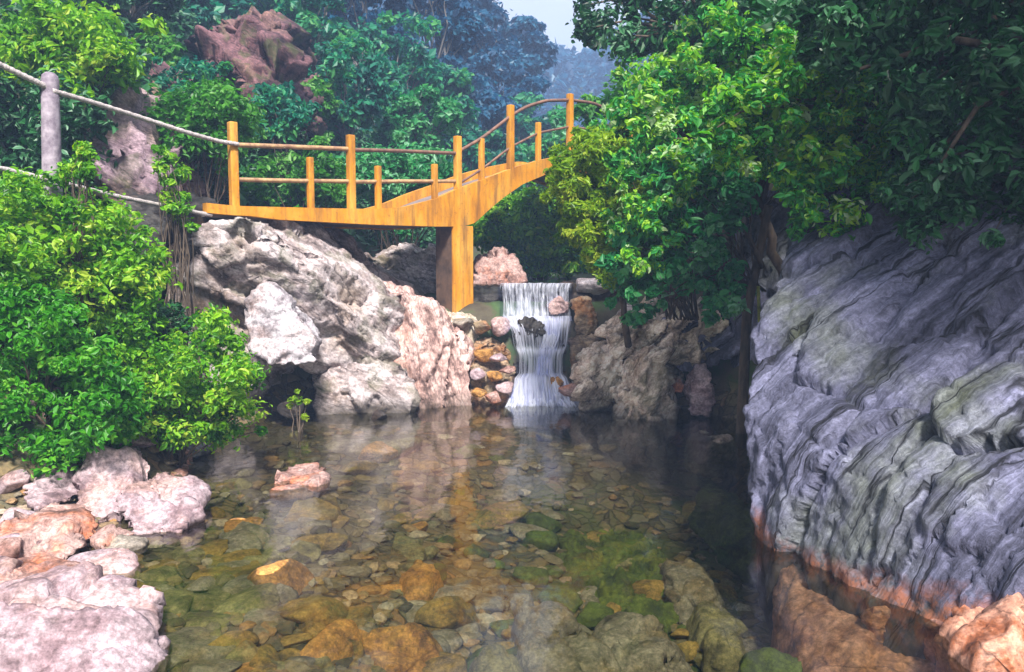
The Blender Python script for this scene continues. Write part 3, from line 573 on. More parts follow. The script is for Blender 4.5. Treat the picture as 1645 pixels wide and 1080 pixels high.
for k in range(34):
    px, py = random.uniform(-30, 340), random.uniform(735, 985)
    if py > 760 + (px + 30) * 0.02 + 190 - max(0, px - 120) * 0.75: continue
    kd = random.choice(['pinkstone', 'pinkstone', 'lavender', 'lavender', 'grey'])
    me = faceted_mesh(700 + k, kd); c = ground2(PZ(px, py, 0.1)); q = random.uniform(0.08, 0.2)
    o = link('stone', me); o.location = (c[0], c[1], max(c[2], -0.02) + q * 0.15); o.scale = (q * random.uniform(1, 1.6), q, q * random.uniform(.5, .75)); o.rotation_euler = (random.uniform(-.4, .4), random.uniform(-.4, .4), random.uniform(0, 6))
    tag(o, {'pinkstone': 'small broken pink stone in the pile on the left bank', 'orange': 'small broken orange stone in the pile on the left bank', 'lavender': 'small broken pale lilac stone in the pile on the left bank', 'grey': 'small broken grey stone in the pile on the left bank'}[kd], 'stone', 'broken ' + kd.replace('pinkstone', 'pink') + ' stones on the left bank')
# --- the large stones one can tell apart under the water
def bed(label, x0, y0, x1, y1, m, z=-0.12, thick=0.3, rot=0.0, **kw):
    """stone whose upper outline fills the pixel box when seen at height z"""
    c = PZ((x0 + x1) / 2, (y0 + y1) / 2, z)
    rx = abs(PZ(x1, (y0 + y1) / 2, z)[0] - PZ(x0, (y0 + y1) / 2, z)[0]) / 2
    ry = abs(PZ(c[0], y0, z)[1] - PZ(c[0], y1, z)[1]) / 2
    pts = []
    for k in range(9):
        a = 2 * math.pi * k / 9 + random.uniform(-.2, .2); r = random.uniform(0.8, 1.08)
        dx, dy = rx * r * math.cos(a), ry * r * math.sin(a)
        dx, dy = dx * math.cos(rot) - dy * math.sin(rot), dx * math.sin(rot) + dy * math.cos(rot)
        pts += [(c[0] + dx * 0.8, c[1] + dy * 0.8, c[2] + random.uniform(-.05, .02)), (c[0] + dx * 1.35, c[1] + dy * 1.35, c[2] - thick)]
    a = dict(big=0.03, ch=0.08, chf=3.0, fine=0.008, crack=0.015, voxel=0.022); a.update(kw)
    return rock('stone', label, [pts], m, cat='stone', world=True, **a)
bed('long ochre stone slab under water right of the white foreground stone', 215, 915, 300, 1060, 'ochre', -0.15)
bed('speckled orange yellow stone under water at the bottom left of centre', 575, 1000, 700, 1070, 'orange', -0.18)
bed('small orange stone under water below the reflection of the pier', 650, 895, 702, 930, 'orange', -0.22, 0.2)
bed('rust orange stone beside the ochre slab under water', 305, 970, 400, 1035, 'orange', -0.18)
bed('big grey stone under water at the bottom edge of the picture', 830, 1005, 985, 1090, 'grey', -0.2)
bed('broad speckled grey stone under water right of the bottom centre', 935, 965, 1115, 1075, 'grey', -0.28)
bed('upright grey green stone deep in the pool on the right', 1058, 880, 1142, 965, 'grey', -0.56, 0.25)
bed('dark green stone deep in the pool beside the cliff foot', 1130, 760, 1205, 850, 'moss', -0.4, 0.4)
bed('mossy green stone under water in the bottom right by the cliff', 1195, 1045, 1300, 1090, 'moss', -0.45, 0.2)
bed('tall grey stone deep in the shade beside the cliff foot', 1120, 940, 1190, 1050, 'olive', -0.62, 0.2)
bed('olive stone under water at the bottom right of centre', 745, 1040, 830, 1090, 'olive', -0.22)
bed('tan stone under water just right of the ochre slab', 395, 880, 480, 940, 'olive', -0.15)
bed('pale olive stone under water in the middle of the shallows', 480, 905, 545, 945, 'ochre', -0.2, 0.2)
bed('tan upright stone under water at the bottom edge left of the orange stone', 530, 1020, 572, 1085, 'ochre', -0.2)
bed('flat brown slab under water in the middle of the pool bed', 820, 960, 930, 1005, 'grey', -0.3)
bed('mound coloured green for algae and mirrored trees in the middle of the pool', 900, 840, 1070, 955, 'algae', -0.68, 0.14, big=0.12, ch=0.08, fine=0.05)
bed('sunken pale brown stone near the right bank beyond the pool centre', 1110, 690, 1180, 725, 'tan', -0.05, 0.3)
# --- the many smaller stones of the bed
kinds = ['olive', 'ochre', 'grey', 'orange', 'grey', 'olive', 'moss', 'tan', 'pinkstone']
protos = []
for k, kd in enumerate(kinds):
    for v in range(2):
        me = mesh_np('stone', faceted(100 + k * 2 + v), IF); me.materials.append(M[kd]); protos.append((kd, me))
desc = {'olive': 'olive brown stone lying under the clear water of the pool', 'ochre': 'ochre yellow stone lying under the clear water of the pool', 'grey': 'grey brown stone lying under the clear water of the pool',
        'orange': 'rusty orange stone lying under the clear water of the pool', 'moss': 'dark mossy stone lying under the clear water of the pool', 'tan': 'tan streaked stone lying under the clear water of the pool',
        'pinkstone': 'pinkish stone lying under the clear water of the pool'}
n_ok = 0
while n_ok < 255:
    px, py = random.uniform(120, 1230), 690 + 400 * random.random() ** 0.8
    if px < 330 and py < 880: continue
    p = PZ(px, py, -0.25)
    zb = float(H(np.array([p[0]]), np.array([p[1]]))[0])
    if zb > -0.04: continue
    tt = (px - 150) / 1080
    if py < 800 and random.random() < 0.35: continue
    ch_ = ['olive', 'ochre', 'grey', 'orange', 'ochre', 'grey', 'olive'] if tt < 0.5 else ['olive', 'grey', 'moss', 'grey', 'ochre', 'moss']
    kd = random.choice(ch_); me = random.choice([q for q in protos if q[0] == kd])[1]
    s = random.choice([0.06, 0.08, 0.10, 0.12, 0.15, 0.19]) * random.uniform(0.8, 1.2) * (0.8 + 0.03 * p[1])
    zc = zb + s * 0.1
    if zc + s * 0.55 > -0.03: zc = -0.03 - s * 0.55
    c = PZ(px, py, min(zc, -0.05)); 
    o = link('stone', me); o.location = (c[0], c[1], zc); o.scale = (s * random.uniform(0.9, 1.7), s * random.uniform(0.8, 1.2), s * random.uniform(0.45, 0.7)); o.rotation_euler = (random.uniform(-.25, .25), random.uniform(-.25, .25), random.uniform(0, 6.28))
    tag(o, desc[kd], 'stone', kd.replace('pinkstone', 'pink') + ' stones on the pool bed'); n_ok += 1
# gravel too fine to count
gm, gt, go_ = mat('mixed_gravel')
ga = nn(gt, 'Attribute', attribute_name='tint'); gg = nn(gt, 'NewGeometry')
gc = ramp(gt, ga.outputs['Fac'], [(0, (0.05, 0.04, 0.028)), (0.25, (0.12, 0.095, 0.05)), (0.45, (0.20, 0.14, 0.06)), (0.6, (0.16, 0.14, 0.11)), (0.8, (0.28, 0.15, 0.055)), (1, (0.34, 0.30, 0.26))])
gn = nn(gt, 'TexNoise', Scale=30.0, Detail=4.0, Roughness=0.75); gt.links.new(gg.outputs['Position'], gn.inputs['Vector'])
gc = mixc(gt, 0.8, gc, ramp(gt, gn.outputs['Fac'], [(0.3, g3(0.1)), (0.7, g3(0.9))]), 'OVERLAY')
gb = nn(gt, 'BsdfPrincipled', Roughness=0.7); gt.links.new(gc, gb.inputs['Base Color']); gt.links.new(gb.outputs[0], go_.inputs['Surface'])
GV, GF = ico_dirs(2); gvs, gfs, gts = [], [], []
IVs, IV = IV, GV
shapes = [faceted(900 + k, 9, 0.03) for k in range(12)]
IV = IVs
gr = np.random.default_rng(77); k = 0
while k < 2200:
    px, py = gr.uniform(-60, 1240), 690 + 420 * gr.random() ** 0.9
    p = PZ(px, py, -0.2); zb = float(H(np.array([p[0]]), np.array([p[1]]))[0])
    if zb > 0.25: continue
    q = gr.uniform(0.022, 0.065) * (0.75 + 0.05 * p[1]); an = gr.uniform(0, 6.28); c_, s_ = math.cos(an), math.sin(an)
    v = shapes[k % 12] * np.array([q * gr.uniform(1, 1.7), q, q * 0.6]); v = np.stack([v[:, 0] * c_ - v[:, 1] * s_, v[:, 0] * s_ + v[:, 1] * c_, v[:, 2]], 1)
    gvs.append(v + np.array([p[0], p[1], zb + q * 0.25])); gfs.append(GF + k * len(GV)); gts.append(np.full(len(GV), gr.random())); k += 1
gme = mesh_np('gravel', np.concatenate(gvs), np.concatenate(gfs), False); fattr(gme, 'tint', np.concatenate(gts))
tag(link('gravel', gme, gm), kind='stuff')
# rubble by the fall and along the far shore, above the water
for (px, py, d, s, kd, lab) in [(772, 632, 11.5, .10, 'orange', 'orange pebble at the water edge left of the waterfall'), (793, 640, 11.5, .12, 'pinkstone', 'pink stone at the water edge left of the waterfall'),
        (812, 622, 11.6, .10, 'lavender', 'pale stone at the left corner of the waterfall foam'), (778, 570, 11.75, .12, 'orange', 'orange stone high in the rubble left of the waterfall'), (802, 575, 11.75, .11, 'lavender', 'white stone high in the rubble left of the waterfall'), (770, 602, 11.6, .10, 'lavender', 'white stone low in the rubble beside the pink ribbed rock'), (795, 603, 11.6, .12, 'orange', 'orange stone in the middle of the rubble left of the waterfall'), (815, 595, 11.65, .09, 'pinkstone', 'pink stone touching the left edge of the lower cascade'), (800, 525, 12.2, .16, 'lavender', 'white stone on top of the rust stained rock'), (775, 528, 12.2, .13, 'brown', 'brown stone in front of the pier foot'),
        (915, 628, 11.6, .13, 'pinkstone', 'red pink stone at the right corner of the waterfall foam'), (940, 615, 11.7, .13, 'brown', 'brown stone above the red pink stone right of the foam'), (955, 650, 11.2, .16, 'tan', 'tan stone at the water edge right of the waterfall'),
        (965, 575, 11.9, .14, 'pinkstone', 'pink stone on the ramp right of the waterfall'), (975, 535, 12.0, .16, 'tan', 'tan stone at the top of the rock ramp'), (1010, 505, 12.1, .2, 'pale', 'pale stone under the large leaved shrub'),
        (950, 460, 13.0, .22, 'white', 'white flat stone on the lip right of the waterfall'), (985, 457, 13.2, .25, 'lavender', 'pale lavender stone beyond the waterfall lip on the right'), (745, 520, 12.2, .14, 'grey', 'grey stone right at the pier foot'),
        (470, 655, 10.4, .15, 'dark', 'dark stone at the mouth of the hollow under the boulder'), (610, 668, 10.6, .1, 'dark', 'small dark stone in front of the long low boulder')]:
    _seed[0] += 1
    me = mesh_np('stone', faceted(300 + _seed[0]), IF); me.materials.append(M[kd])
    o = link('stone', me); o.location = P(px, py, d); o.scale = (s * 1.2, s, s * 0.75); o.rotation_euler = (0.2, 0.1, random.uniform(0, 6)); tag(o, lab, 'stone')

# ------------------------------------------------------------------ waterfall
def fall_mat():
    m, t, out = mat('falling_water')
    uv = nn(t, 'UVMap'); mp = nn(t, 'Mapping'); mp.inputs['Scale'].default_value = (34, 2.2, 1); t.links.new(uv.outputs[0], mp.inputs['Vector'])
    n = nn(t, 'TexNoise', Scale=1.0, Detail=4.0, Roughness=0.6); t.links.new(mp.outputs[0], n.inputs['Vector'])
    a = nn(t, 'Attribute', attribute_name='tint')
    f = math_(t, 'ADD', n.outputs['Fac'], math_(t, 'SUBTRACT', a.outputs['Fac'], 0.5))
    f = ramp(t, f, [(0.28, g3(0.0)), (0.70, g3(0.9))])
    b = nn(t, 'BsdfPrincipled', Roughness=0.35); b.inputs['Base Color'].default_value = (0.80, 0.83, 1.0, 1)
    tl = nn(t, 'BsdfTranslucent', Color=(0.90, 0.90, 1.0, 1)); m1 = nn(t, 'MixShader'); m1.inputs[0].default_value = 0.35
    t.links.new(b.outputs[0], m1.inputs[1]); t.links.new(tl.outputs[0], m1.inputs[2])
    tr = nn(t, 'BsdfTransparent', Color=(0.75, 0.78, 0.95, 1)); ms = nn(t, 'MixShader')
    t.links.new(f, ms.inputs[0]); t.links.new(tr.outputs[0], ms.inputs[1]); t.links.new(m1.outputs[0], ms.inputs[2]); t.links.new(ms.outputs[0], out.inputs['Surface'])
    return m
MF = fall_mat()
def curtain(name, rows, parent, nu=120, nv=60, amp=0.03, tint=0.5):
    rows = np.array([list(P(a, y, d)) + list(P(b, y2, d)) + [op] for a, b, y, y2, d, op in rows])
    s = np.concatenate([[0], np.cumsum(np.linalg.norm(np.diff(rows[:, :3], axis=0), axis=1))]); s /= s[-1]
    v = np.linspace(0, 1, nv); L = np.stack([np.interp(v, s, rows[:, k]) for k in range(7)], 1)
    # soften the path
    for _ in range(4): L[1:-1] = (L[:-2] + 2 * L[1:-1] + L[2:]) / 4
    u = np.linspace(0, 1, nu)
    A = L[:, None, :3] * (1 - u[None, :, None]) + L[:, None, 3:6] * u[None, :, None]
    uu, vv = np.meshgrid(u, v); q = np.stack([uu.ravel() * 16, vv.ravel() * 3, 0 * uu.ravel() + len(rows)], 1)
    A = A.reshape(-1, 3); nz_ = fbm(q, 3, 11)
    A[:, 1] -= amp * 2.2 * nz_ * np.minimum(1, vv.ravel() * 6); A[:, 2] += amp * 0.5 * nz_ * np.minimum(1, vv.ravel() * 6)
    ii = np.arange(nu * nv).reshape(nv, nu)
    F_ = np.stack([ii[:-1, :-1], ii[:-1, 1:], ii[1:, 1:], ii[1:, :-1]], -1).reshape(-1, 4)
    me = mesh_np(name, A, F_); 
    edge = np.minimum(1, np.minimum(uu, 1 - uu) * 14).ravel()
    fattr(me, 'tint', np.repeat(L[:, 6], nu) * edge + (1 - edge) * 0.15)
    uvl = me.uv_layers.new(name='UVMap'); vi = np.empty(len(me.loops), np.int32); me.loops.foreach_get('vertex_index', vi)
    U = np.stack([uu.ravel(), vv.ravel()], 1)[vi]; uvl.data.foreach_set('uv', U.astype(np.float32).ravel())
    return link(name, me, MF, parent)
wf = empty('waterfall', (0, 0, 0), 'white waterfall pouring over two rock steps into the pool beneath the arch', 'waterfall')
curtain('upper_curtain', [(800, 925, 455, 455, 12.95, .6), (800, 922, 456, 456, 12.72, .5), (800, 920, 464, 464, 12.62, .42), (803, 920, 490, 490, 12.56, .44), (803, 922, 516, 516, 12.5, .62)], wf)
curtain('lower_cascade', [(806, 922, 508, 508, 12.5, .5), (812, 920, 520, 520, 12.22, .62), (818, 918, 530, 530, 12.16, .5), (824, 915, 556, 556, 12.12, .40), (826, 912, 562, 562, 11.98, .6), (830, 908, 572, 572, 11.94, .45), (830, 908, 600, 600, 11.9, .42), (822, 915, 608, 608, 11.78, .66), (820, 922, 632, 632, 11.62, .6), (818, 926, 652, 652, 11.52, .5)], wf, 120, 90, 0.03)
curtain('side_stream', [(868, 905, 512, 512, 12.42, .7), (872, 900, 540, 540, 12.1, .66), (862, 888, 575, 575, 12.0, .66), (858, 890, 605, 605, 11.9, .8)], wf, 40, 40)
curtain('foam', [(836, 905, 600, 600, 11.95, .55), (826, 912, 614, 614, 11.85, .75), (818, 922, 628, 628, 11.72, .8), (812, 936, 642, 642, 11.58, .75), (806, 946, 652, 652, 11.48, .6), (802, 952, 660, 660, 11.38, .42), (798, 956, 668, 668, 11.25, .3)], wf, 90, 50, 0.05)

# ------------------------------------------------------------------ bridge
B0 = P(383, 333, 10.2)[:2]                                  # plan line of the near edge: 43 degrees away from the view plane
BD = np.array([1.0, 0.94]); BD /= np.linalg.norm(BD); BN = np.array([BD[1], -BD[0]])   # BN points to the camera side
def on_line(px):
    """distance s along the near edge whose sight line passes through pixel column px"""
    k = (px - CX) / FPX * 1.0
    c, s_ = math.cos(PITCH), math.sin(PITCH)
    # x = k*depth along optical axis ; horizontal distance y*c + (2-z)*s ~ y*c
    k2 = k * (c + 0.0)
    return (k2 * B0[1] - B0[0]) / (BD[0] - k2 * BD[1])
def s_z(px, py):
    s = on_line(px); y = B0[1] + BD[1] * s
    return s, P(px, py, y)[2]
def pt(s, off, z): q = B0 + BD * s - BN * off; return np.array([q[0], q[1], z])
top_px = [(335, 326), (383, 331), (500, 334), (600, 336), (650, 333), (700, 320), (740, 302), (782, 287), (824, 270), (868, 257), (918, 247)]
bot_px = [(335, 338), (383, 344), (450, 353), (600, 361), (700, 364), (745, 364), (764, 358), (785, 338), (810, 317), (840, 296), (880, 279), (918, 274)]
TS = np.array([s_z(*p) for p in top_px]); BS = np.array([s_z(*p) for p in bot_px])
s_top = on_line(925); zt = TS[-1, 1]; zb = BS[-1, 1]
def mirror(A, to):
    Bm = A[A[:, 0] > on_line(650)].copy(); Bm[:, 0] = 2 * s_top - Bm[:, 0]; Bm = Bm[::-1]
    return np.concatenate([A, Bm])
TS, BS = mirror(TS, 0), mirror(BS, 0)
for A in (TS, BS):
    A[:, 1] = A[:, 1]
S = np.linspace(on_line(335), 2 * s_top - on_line(650), 120)
zT = np.interp(S, TS[:, 0], TS[:, 1]); zB = np.interp(S, BS[:, 0], BS[:, 1])
for _ in range(2):
    zT[1:-1] = (zT[:-2] + 2 * zT[1:-1] + zT[2:]) / 4
zB = np.minimum(zB, zT - 0.12)
WID = 1.5
br = empty('footbridge', pt(on_line(740), 0.7, 1.2), 'yellow painted concrete footbridge with a flat span, a humped arch and a railing', 'bridge')
br_loc = np.array(br.location)
def bl(V): return np.asarray(V, float) - br_loc
def strip(name, prof, m):
    """extrude profile rings (list of (offset, zfunc array)) along S"""
    n = len(prof); V = []
    for i, s in enumerate(S):
        for off, z in prof: V.append(pt(s, off, z[i]))
    F_ = []
    for i in range(len(S) - 1):
        for j in range(n):
            F_.append((i * n + j, i * n + (j + 1) % n, (i + 1) * n + (j + 1) % n, (i + 1) * n + j))
    F_.append(tuple(range(n))); F_.append(tuple((len(S) - 1) * n + j for j in reversed(range(n))))
    me = poly_mesh(name, bl(V), F_, False)
    bm = bmesh.new(); bm.from_mesh(me); bmesh.ops.recalc_face_normals(bm, faces=bm.faces); bm.to_mesh(me); bm.free()
    return link(name, me, m, br)
strip('edge_beam', [(0.0, zT), (0.12, zT), (0.12, zB), (0.0, zB)], M['yellow'])
strip('edge_beam', [(WID, zT), (WID - 0.12, zT), (WID - 0.12, zB), (WID, zB)], M['yellow'])
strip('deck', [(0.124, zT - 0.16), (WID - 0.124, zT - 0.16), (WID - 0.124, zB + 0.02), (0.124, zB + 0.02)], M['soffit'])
def prism(name, s0, s1, o0, o1, z0, z1, m, parent=br, bev=0.012, top=None):
    V = [pt(s, o, z) for z in (z0, z1) for s, o in ((s0, o0), (s1, o0), (s1, o1), (s0, o1))]
    F_ = [(0, 3, 2, 1), (4, 5, 6, 7), (0, 1, 5, 4), (1, 2, 6, 5), (2, 3, 7, 6), (3, 0, 4, 7)]
    bm = bmesh.new(); vs_ = [bm.verts.new(bl([v])[0]) for v in V]
    for f in F_: bm.faces.new([vs_[i] for i in f])
    bmesh.ops.recalc_face_normals(bm, faces=bm.faces)
    if bev: bmesh.ops.bevel(bm, geom=list(bm.edges), offset=bev, segments=2, affect='EDGES', profile=0.7)
    me = bpy.data.meshes.new(name); bm.to_mesh(me); bm.free()
    return link(name, me, m, parent)
spier = on_line(745)
zpb = P(740, 512, B0[1] + BD[1] * spier)[2]
zsb = np.interp(spier, S, zB)
M['piercore'] = simple_mat('shade_brown_concrete', (0.045, 0.028, 0.022), (0.13, 0.075, 0.05), 5, 0.8, 0.4, 8)  # shade on the pier's side faces is put into this brown
s2 = 2 * s_top - spier
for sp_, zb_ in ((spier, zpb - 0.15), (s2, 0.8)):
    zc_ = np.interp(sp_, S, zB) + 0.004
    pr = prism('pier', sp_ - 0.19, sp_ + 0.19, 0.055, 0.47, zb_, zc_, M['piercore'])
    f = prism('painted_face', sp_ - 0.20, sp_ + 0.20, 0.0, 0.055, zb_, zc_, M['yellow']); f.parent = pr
tall = [(383, 195), (570, 216), (740, 218), (824, 168), (918, 150)]
short = [(505, 252), (613, 266), (703, 263), (778, 222), (868, 196)]
POST = []
for px, py in tall: POST.append((*s_z(px, py), 0.050, 'tall'))
for px, py in short: POST.append((*s_z(px, py), 0.040, 'short'))
for s, z, r, k in list(POST):
    if s > on_line(700) and s < s_top - 0.2: POST.append((2 * s_top - s, z, r, k))
for off in (0.06, WID - 0.06):
    for s, z, r, k in POST:
        if off > 1 and k == 'short': continue
        if off > 1: 
            continue
        z0 = np.interp(s, S, zT) - 0.02
        prism('railing_post', s - r, s + r, off - r, off + r, z0, z, M['yellow'], bev=0.018)
def rail(name, pxs, rad, m, off=0.06):
    A = np.array([s_z(*p) for p in pxs])
    ss = np.linspace(A[0, 0], A[-1, 0], 40); zz = np.interp(ss, A[:, 0], A[:, 1])
    for _ in range(3): zz[1:-1] = (zz[:-2] + 2 * zz[1:-1] + zz[2:]) / 4
    V, F_ = [], []; tube(V, F_, [pt(s, off, z) for s, z in zip(ss, zz)], rad, 8)
    link(name, poly_mesh(name, bl(V), F_), m, br)
rail('handrail', [(383, 232), (470, 235), (570, 239)], 0.030, M['rail'])
rail('handrail', [(570, 240), (650, 242), (740, 246)], 0.027, M['raildark'])
rail('handrail', [(740, 244), (778, 222), (824, 186), (848, 171), (880, 161), (918, 160)], 0.028, M['raildark'])
rail('lower_rail', [(383, 288), (470, 290), (570, 291)], 0.028, M['rail'])
rail('lower_rail', [(570, 292), (650, 291), (740, 291)], 0.028, M['rail'])
rail('lower_rail', [(740, 296), (778, 272), (824, 236), (868, 213), (918, 203)], 0.020, M['raildark'])
rail('handrail', [(918, 160), (955, 165), (1000, 185), (1050, 215)], 0.028, M['raildark'])
rail('lower_rail', [(918, 203), (955, 208), (1000, 228), (1050, 258)], 0.020, M['raildark'])

# ------------------------------------------------------------------ rope and stone post on the path
pb, ptop = P(84, 300, 8.2), P(80, 116, 8.2)
po = empty('rope_post', pb, 'lavender grey stone post with a rounded top holding the rope on the left', 'post')
V, F_ = [], []
ax = np.array(ptop) - np.array(pb); L_ = np.linalg.norm(ax)
hs = np.array([-0.25, 0.0, 0.25, 0.5, 0.72, 0.80, 0.84, 0.88, 0.93, 0.97, 0.995, 1.0]); rr = np.array([.10, .095, .09, .088, .085, .084, .074, .084, .084, .072, .04, .005])
tube(V, F_, [ax * h for h in hs], rr, 14)
me = poly_mesh('shaft', V, F_)
link('shaft', me, M['post'], po)
# path-side second post out of frame so the rope ends on something
pb2 = P(-230, 250, 6.6); V, F_ = [], []; tube(V, F_, [np.array([0, 0, h * L_]) for h in hs], rr, 14)
po2 = empty('rope_post', pb2, 'grey stone rope post just beyond the left edge of the picture', 'post'); link('shaft', poly_mesh('shaft', V, F_), M['post'], po2)
def rope(label, pts, rad):
    pts = np.asarray(pts); V, F_ = [], []
    t = np.linspace(0, 1, len(pts)); tt = np.linspace(0, 1, 70)
    pp = np.stack([np.interp(tt, t, pts[:, k]) for k in range(3)], 1)
    for _ in range(3): pp[1:-1] = (pp[:-2] + 2 * pp[1:-1] + pp[2:]) / 4
    tube(V, F_, pp, rad * (1 + 0.12 * np.sin(np.arange(70) * 2.1)), 8)
    tag(link('rope', poly_mesh('rope', V, F_), M['rope']), label, 'rope')
zb383 = P(383, 231, B0[1])
rope('grey rope swooping from the stone post down to the first yellow bridge post', [P(84, 146, 8.15), P(150, 165, 8.6), P(220, 187, 9.1), P(300, 213, 9.6), P(350, 227, 10.0), P(383, 232, 10.2)], 0.026)
rope('grey rope running from the stone post out of the picture at the upper left', [P(-220, 60, 6.6), P(-100, 78, 7.2), P(0, 104, 7.8), P(76, 140, 8.15)], 0.028)
rope('low grey rope hanging behind the bushes below the stone post', [P(-220, 250, 6.6), P(0, 270, 7.8), P(84, 290, 8.15), P(180, 314, 8.9), P(260, 330, 9.5), P(340, 346, 10.0)], 0.024)

# ------------------------------------------------------------------ foliage
def leaves(cl, n_each, size, aspect=0.5, up=0.5, shell=0.45, jit=0.9, droop=0.0, near=True, seed=0):
    """cl: array (k,6) clump centre and radii. Returns vertices, quads, tint. Leaves sit through each clump, more towards its skin."""
    r_ = np.random.default_rng(seed)
    cl = np.asarray(cl, float); k = len(cl); N = k * n_each
    d = r_.normal(size=(N, 3)); d /= np.linalg.norm(d, axis=1)[:, None]
    rad = (shell + (1 - shell) * r_.random(N)) * (0.6 + 0.55 * r_.random(N))
    ci = np.repeat(np.arange(k), n_each)
    c = cl[ci, :3] + d * rad[:, None] * cl[ci, 3:]
    nrm = d * 0.6 + np.array([0, 0, up]) + r_.normal(size=(N, 3)) * jit * 0.6
    nrm /= np.linalg.norm(nrm, axis=1)[:, None]
    ax = r_.normal(size=(N, 3)) * 0.7 + d * 0.7 + np.array([0, 0, -droop])
    ax -= nrm * (ax * nrm).sum(1)[:, None]; ax /= np.linalg.norm(ax, axis=1)[:, None] + 1e-9
    sd_ = np.cross(nrm, ax)
    s = size * np.clip(r_.lognormal(-0.08, 0.32, N), 0.4, 2.0)
    tint = np.clip(r_.normal(0.5, 0.2, N) + r_.normal(0, 0.18, k)[ci], 0, 1)
    s_ = s[:, None]; wv = s_ * aspect * 0.5; fold = nrm * s_ * 0.10
    if near:
        v = np.stack([c - ax * s_ * .5, c - ax * s_ * .15 + sd_ * wv + fold, c + ax * s_ * .22 + sd_ * wv * .7 + fold, c + ax * s_ * .5 - nrm * s_ * .08,
                      c + ax * s_ * .22 - sd_ * wv * .7 + fold, c - ax * s_ * .15 - sd_ * wv + fold], 1).reshape(-1, 3)
        b = np.arange(N)[:, None] * 6
        f = np.concatenate([b + np.array([[0, 1, 2, 3]]), b + np.array([[0, 3, 4, 5]])])
        return v, f, np.repeat(tint, 6)
    v = np.stack([c - ax * s_ * .5, c + sd_ * wv + fold, c + ax * s_ * .5, c - sd_ * wv + fold], 1).reshape(-1, 3)
    f = np.arange(N)[:, None] * 4 + np.array([[0, 1, 2, 3]])
    return v, f, np.repeat(tint, 4)
_fs = [0]
def plant(name, label, cat, base, cl, n_each, size, lm, bark='bark', trad=0.1, group=None, crown='crown', stem='trunk', limbs=True, **kw):
    """a thing: crown of leaves plus trunk with limbs reaching into the clumps"""
    _fs[0] += 1
    base = np.asarray(base, float); cl = np.asarray(cl, float)
    t = empty(name, base, label, cat, group)
    v, f, tint = leaves(cl, n_each, size, seed=_fs[0], **kw)
    me = mesh_np(crown, v - base, f, False); fattr(me, 'tint', tint)
    link(crown, me, M[lm], t)
    if limbs:
        V, F_ = [], []
        c = cl[:, :3].mean(0); r_ = random.Random(_fs[0])
        if stem == 'trunk':
            fork = base + (c - base) * 0.55
            tube(V, F_, bez(base - [0, 0, 0.3], fork, -0.02, 7, trad * 0.25) - base, np.linspace(trad, trad * 0.65, 7), 9)
            k = min(len(cl), 26)
            for i in r_.sample(range(len(cl)), k):
                e = cl[i, :3]; L0 = np.linalg.norm(e - fork)
                tube(V, F_, bez(fork - (fork - base) * r_.uniform(0, .35), e, -0.12 * L0, 7, 0.03 * L0) - base, np.linspace(trad * 0.42, trad * 0.08, 7), 6)
        else:
            k = min(len(cl), 34)
            for i in r_.sample(range(len(cl)), k):
                e = cl[i, :3]; L0 = np.linalg.norm(e - base); off = np.array([r_.uniform(-1, 1), r_.uniform(-1, 1), 0]) * 0.25 * L0 * 0.4
                tube(V, F_, bez(base + off - [0, 0, .1], e, -0.08 * L0, 6, 0.02 * L0) - base, np.linspace(trad, trad * 0.3, 6), 5)
        link(stem, poly_mesh(stem, V, F_), M[bark], t)
    return t
def inpoly(px, py, poly):
    c = False; j = len(poly) - 1
    for i in range(len(poly)):
        xi, yi = poly[i]; xj, yj = poly[j]
        if (yi > py) != (yj > py) and px < (xj - xi) * (py - yi) / (yj - yi) + xi: c = not c
        j = i
    return c
def fill(poly, d0, d1, n, r, flat=0.8, seed=0, var=0.5):
    """n leaf clumps spread through the volume behind a pixel outline, between distances d0 and d1"""
    rr_ = random.Random(seed); xs = [p[0] for p in poly]; ys = [p[1] for p in poly]; out = []
    while len(out) < n:
        x, y = rr_.uniform(min(xs), max(xs)), rr_.uniform(min(ys), max(ys))
        if not inpoly(x, y, poly): continue
        q = r * rr_.uniform(1 - var, 1 + var)
        if rr_.random() < 0.18:      # sprigs that break the outline
            x += rr_.uniform(-1, 1) * 260 * r; y += rr_.uniform(-0.6, 0.7) * 240 * r; q *= 0.5
        p = P(x, y, rr_.uniform(d0, d1))
        out.append((*p, q, q, q * flat))
    return out
def ground(p): return np.array([p[0], p[1], float(H(np.array([p[0]]), np.array([p[1]]))[0])])
def bush(label, poly, d0, d1, n, r, ne, size, lm, base, seed, cat='bush', name='bush', **kw):
    return plant(name, label, cat, ground(P(*base)), fill(poly, d0, d1, n, r, seed=seed), ne, size, lm, trad=0.012, crown='foliage', stem='stems', **kw)

# left bank bushes
bush('tall lime green bush below the stone post on the left bank', [(-40, 300), (60, 280), (150, 290), (200, 350), (262, 420), (275, 500), (220, 560), (120, 520), (-40, 470)], 7.4, 8.6, 160, 0.20, 130, 0.062, 'l_lime', (110, 560, 8.2), 1)
bush('bright green bush in the lower left corner of the bank', [(-40, 450), (60, 460), (120, 500), (150, 560), (200, 620), (215, 700), (120, 735), (-40, 740)], 6.3, 7.3, 150, 0.17, 130, 0.06, 'l_green', (80, 740, 7.0), 2)
bush('lime green bush hanging over the water edge right of the lower left bush', [(170, 580), (260, 560), (300, 520), (350, 490), (385, 560), (420, 620), (410, 680), (330, 710), (220, 720), (160, 660)], 7.2, 8.3, 150, 0.16, 120, 0.055, 'l_lime', (280, 720, 7.9), 3)
bush('dark green bush in the shade between the two lime bushes', [(120, 500), (230, 480), (290, 510), (290, 570), (200, 610), (140, 570)], 8.0, 8.6, 50, 0.18, 110, 0.06, 'l_deep', (220, 640, 8.5), 4)
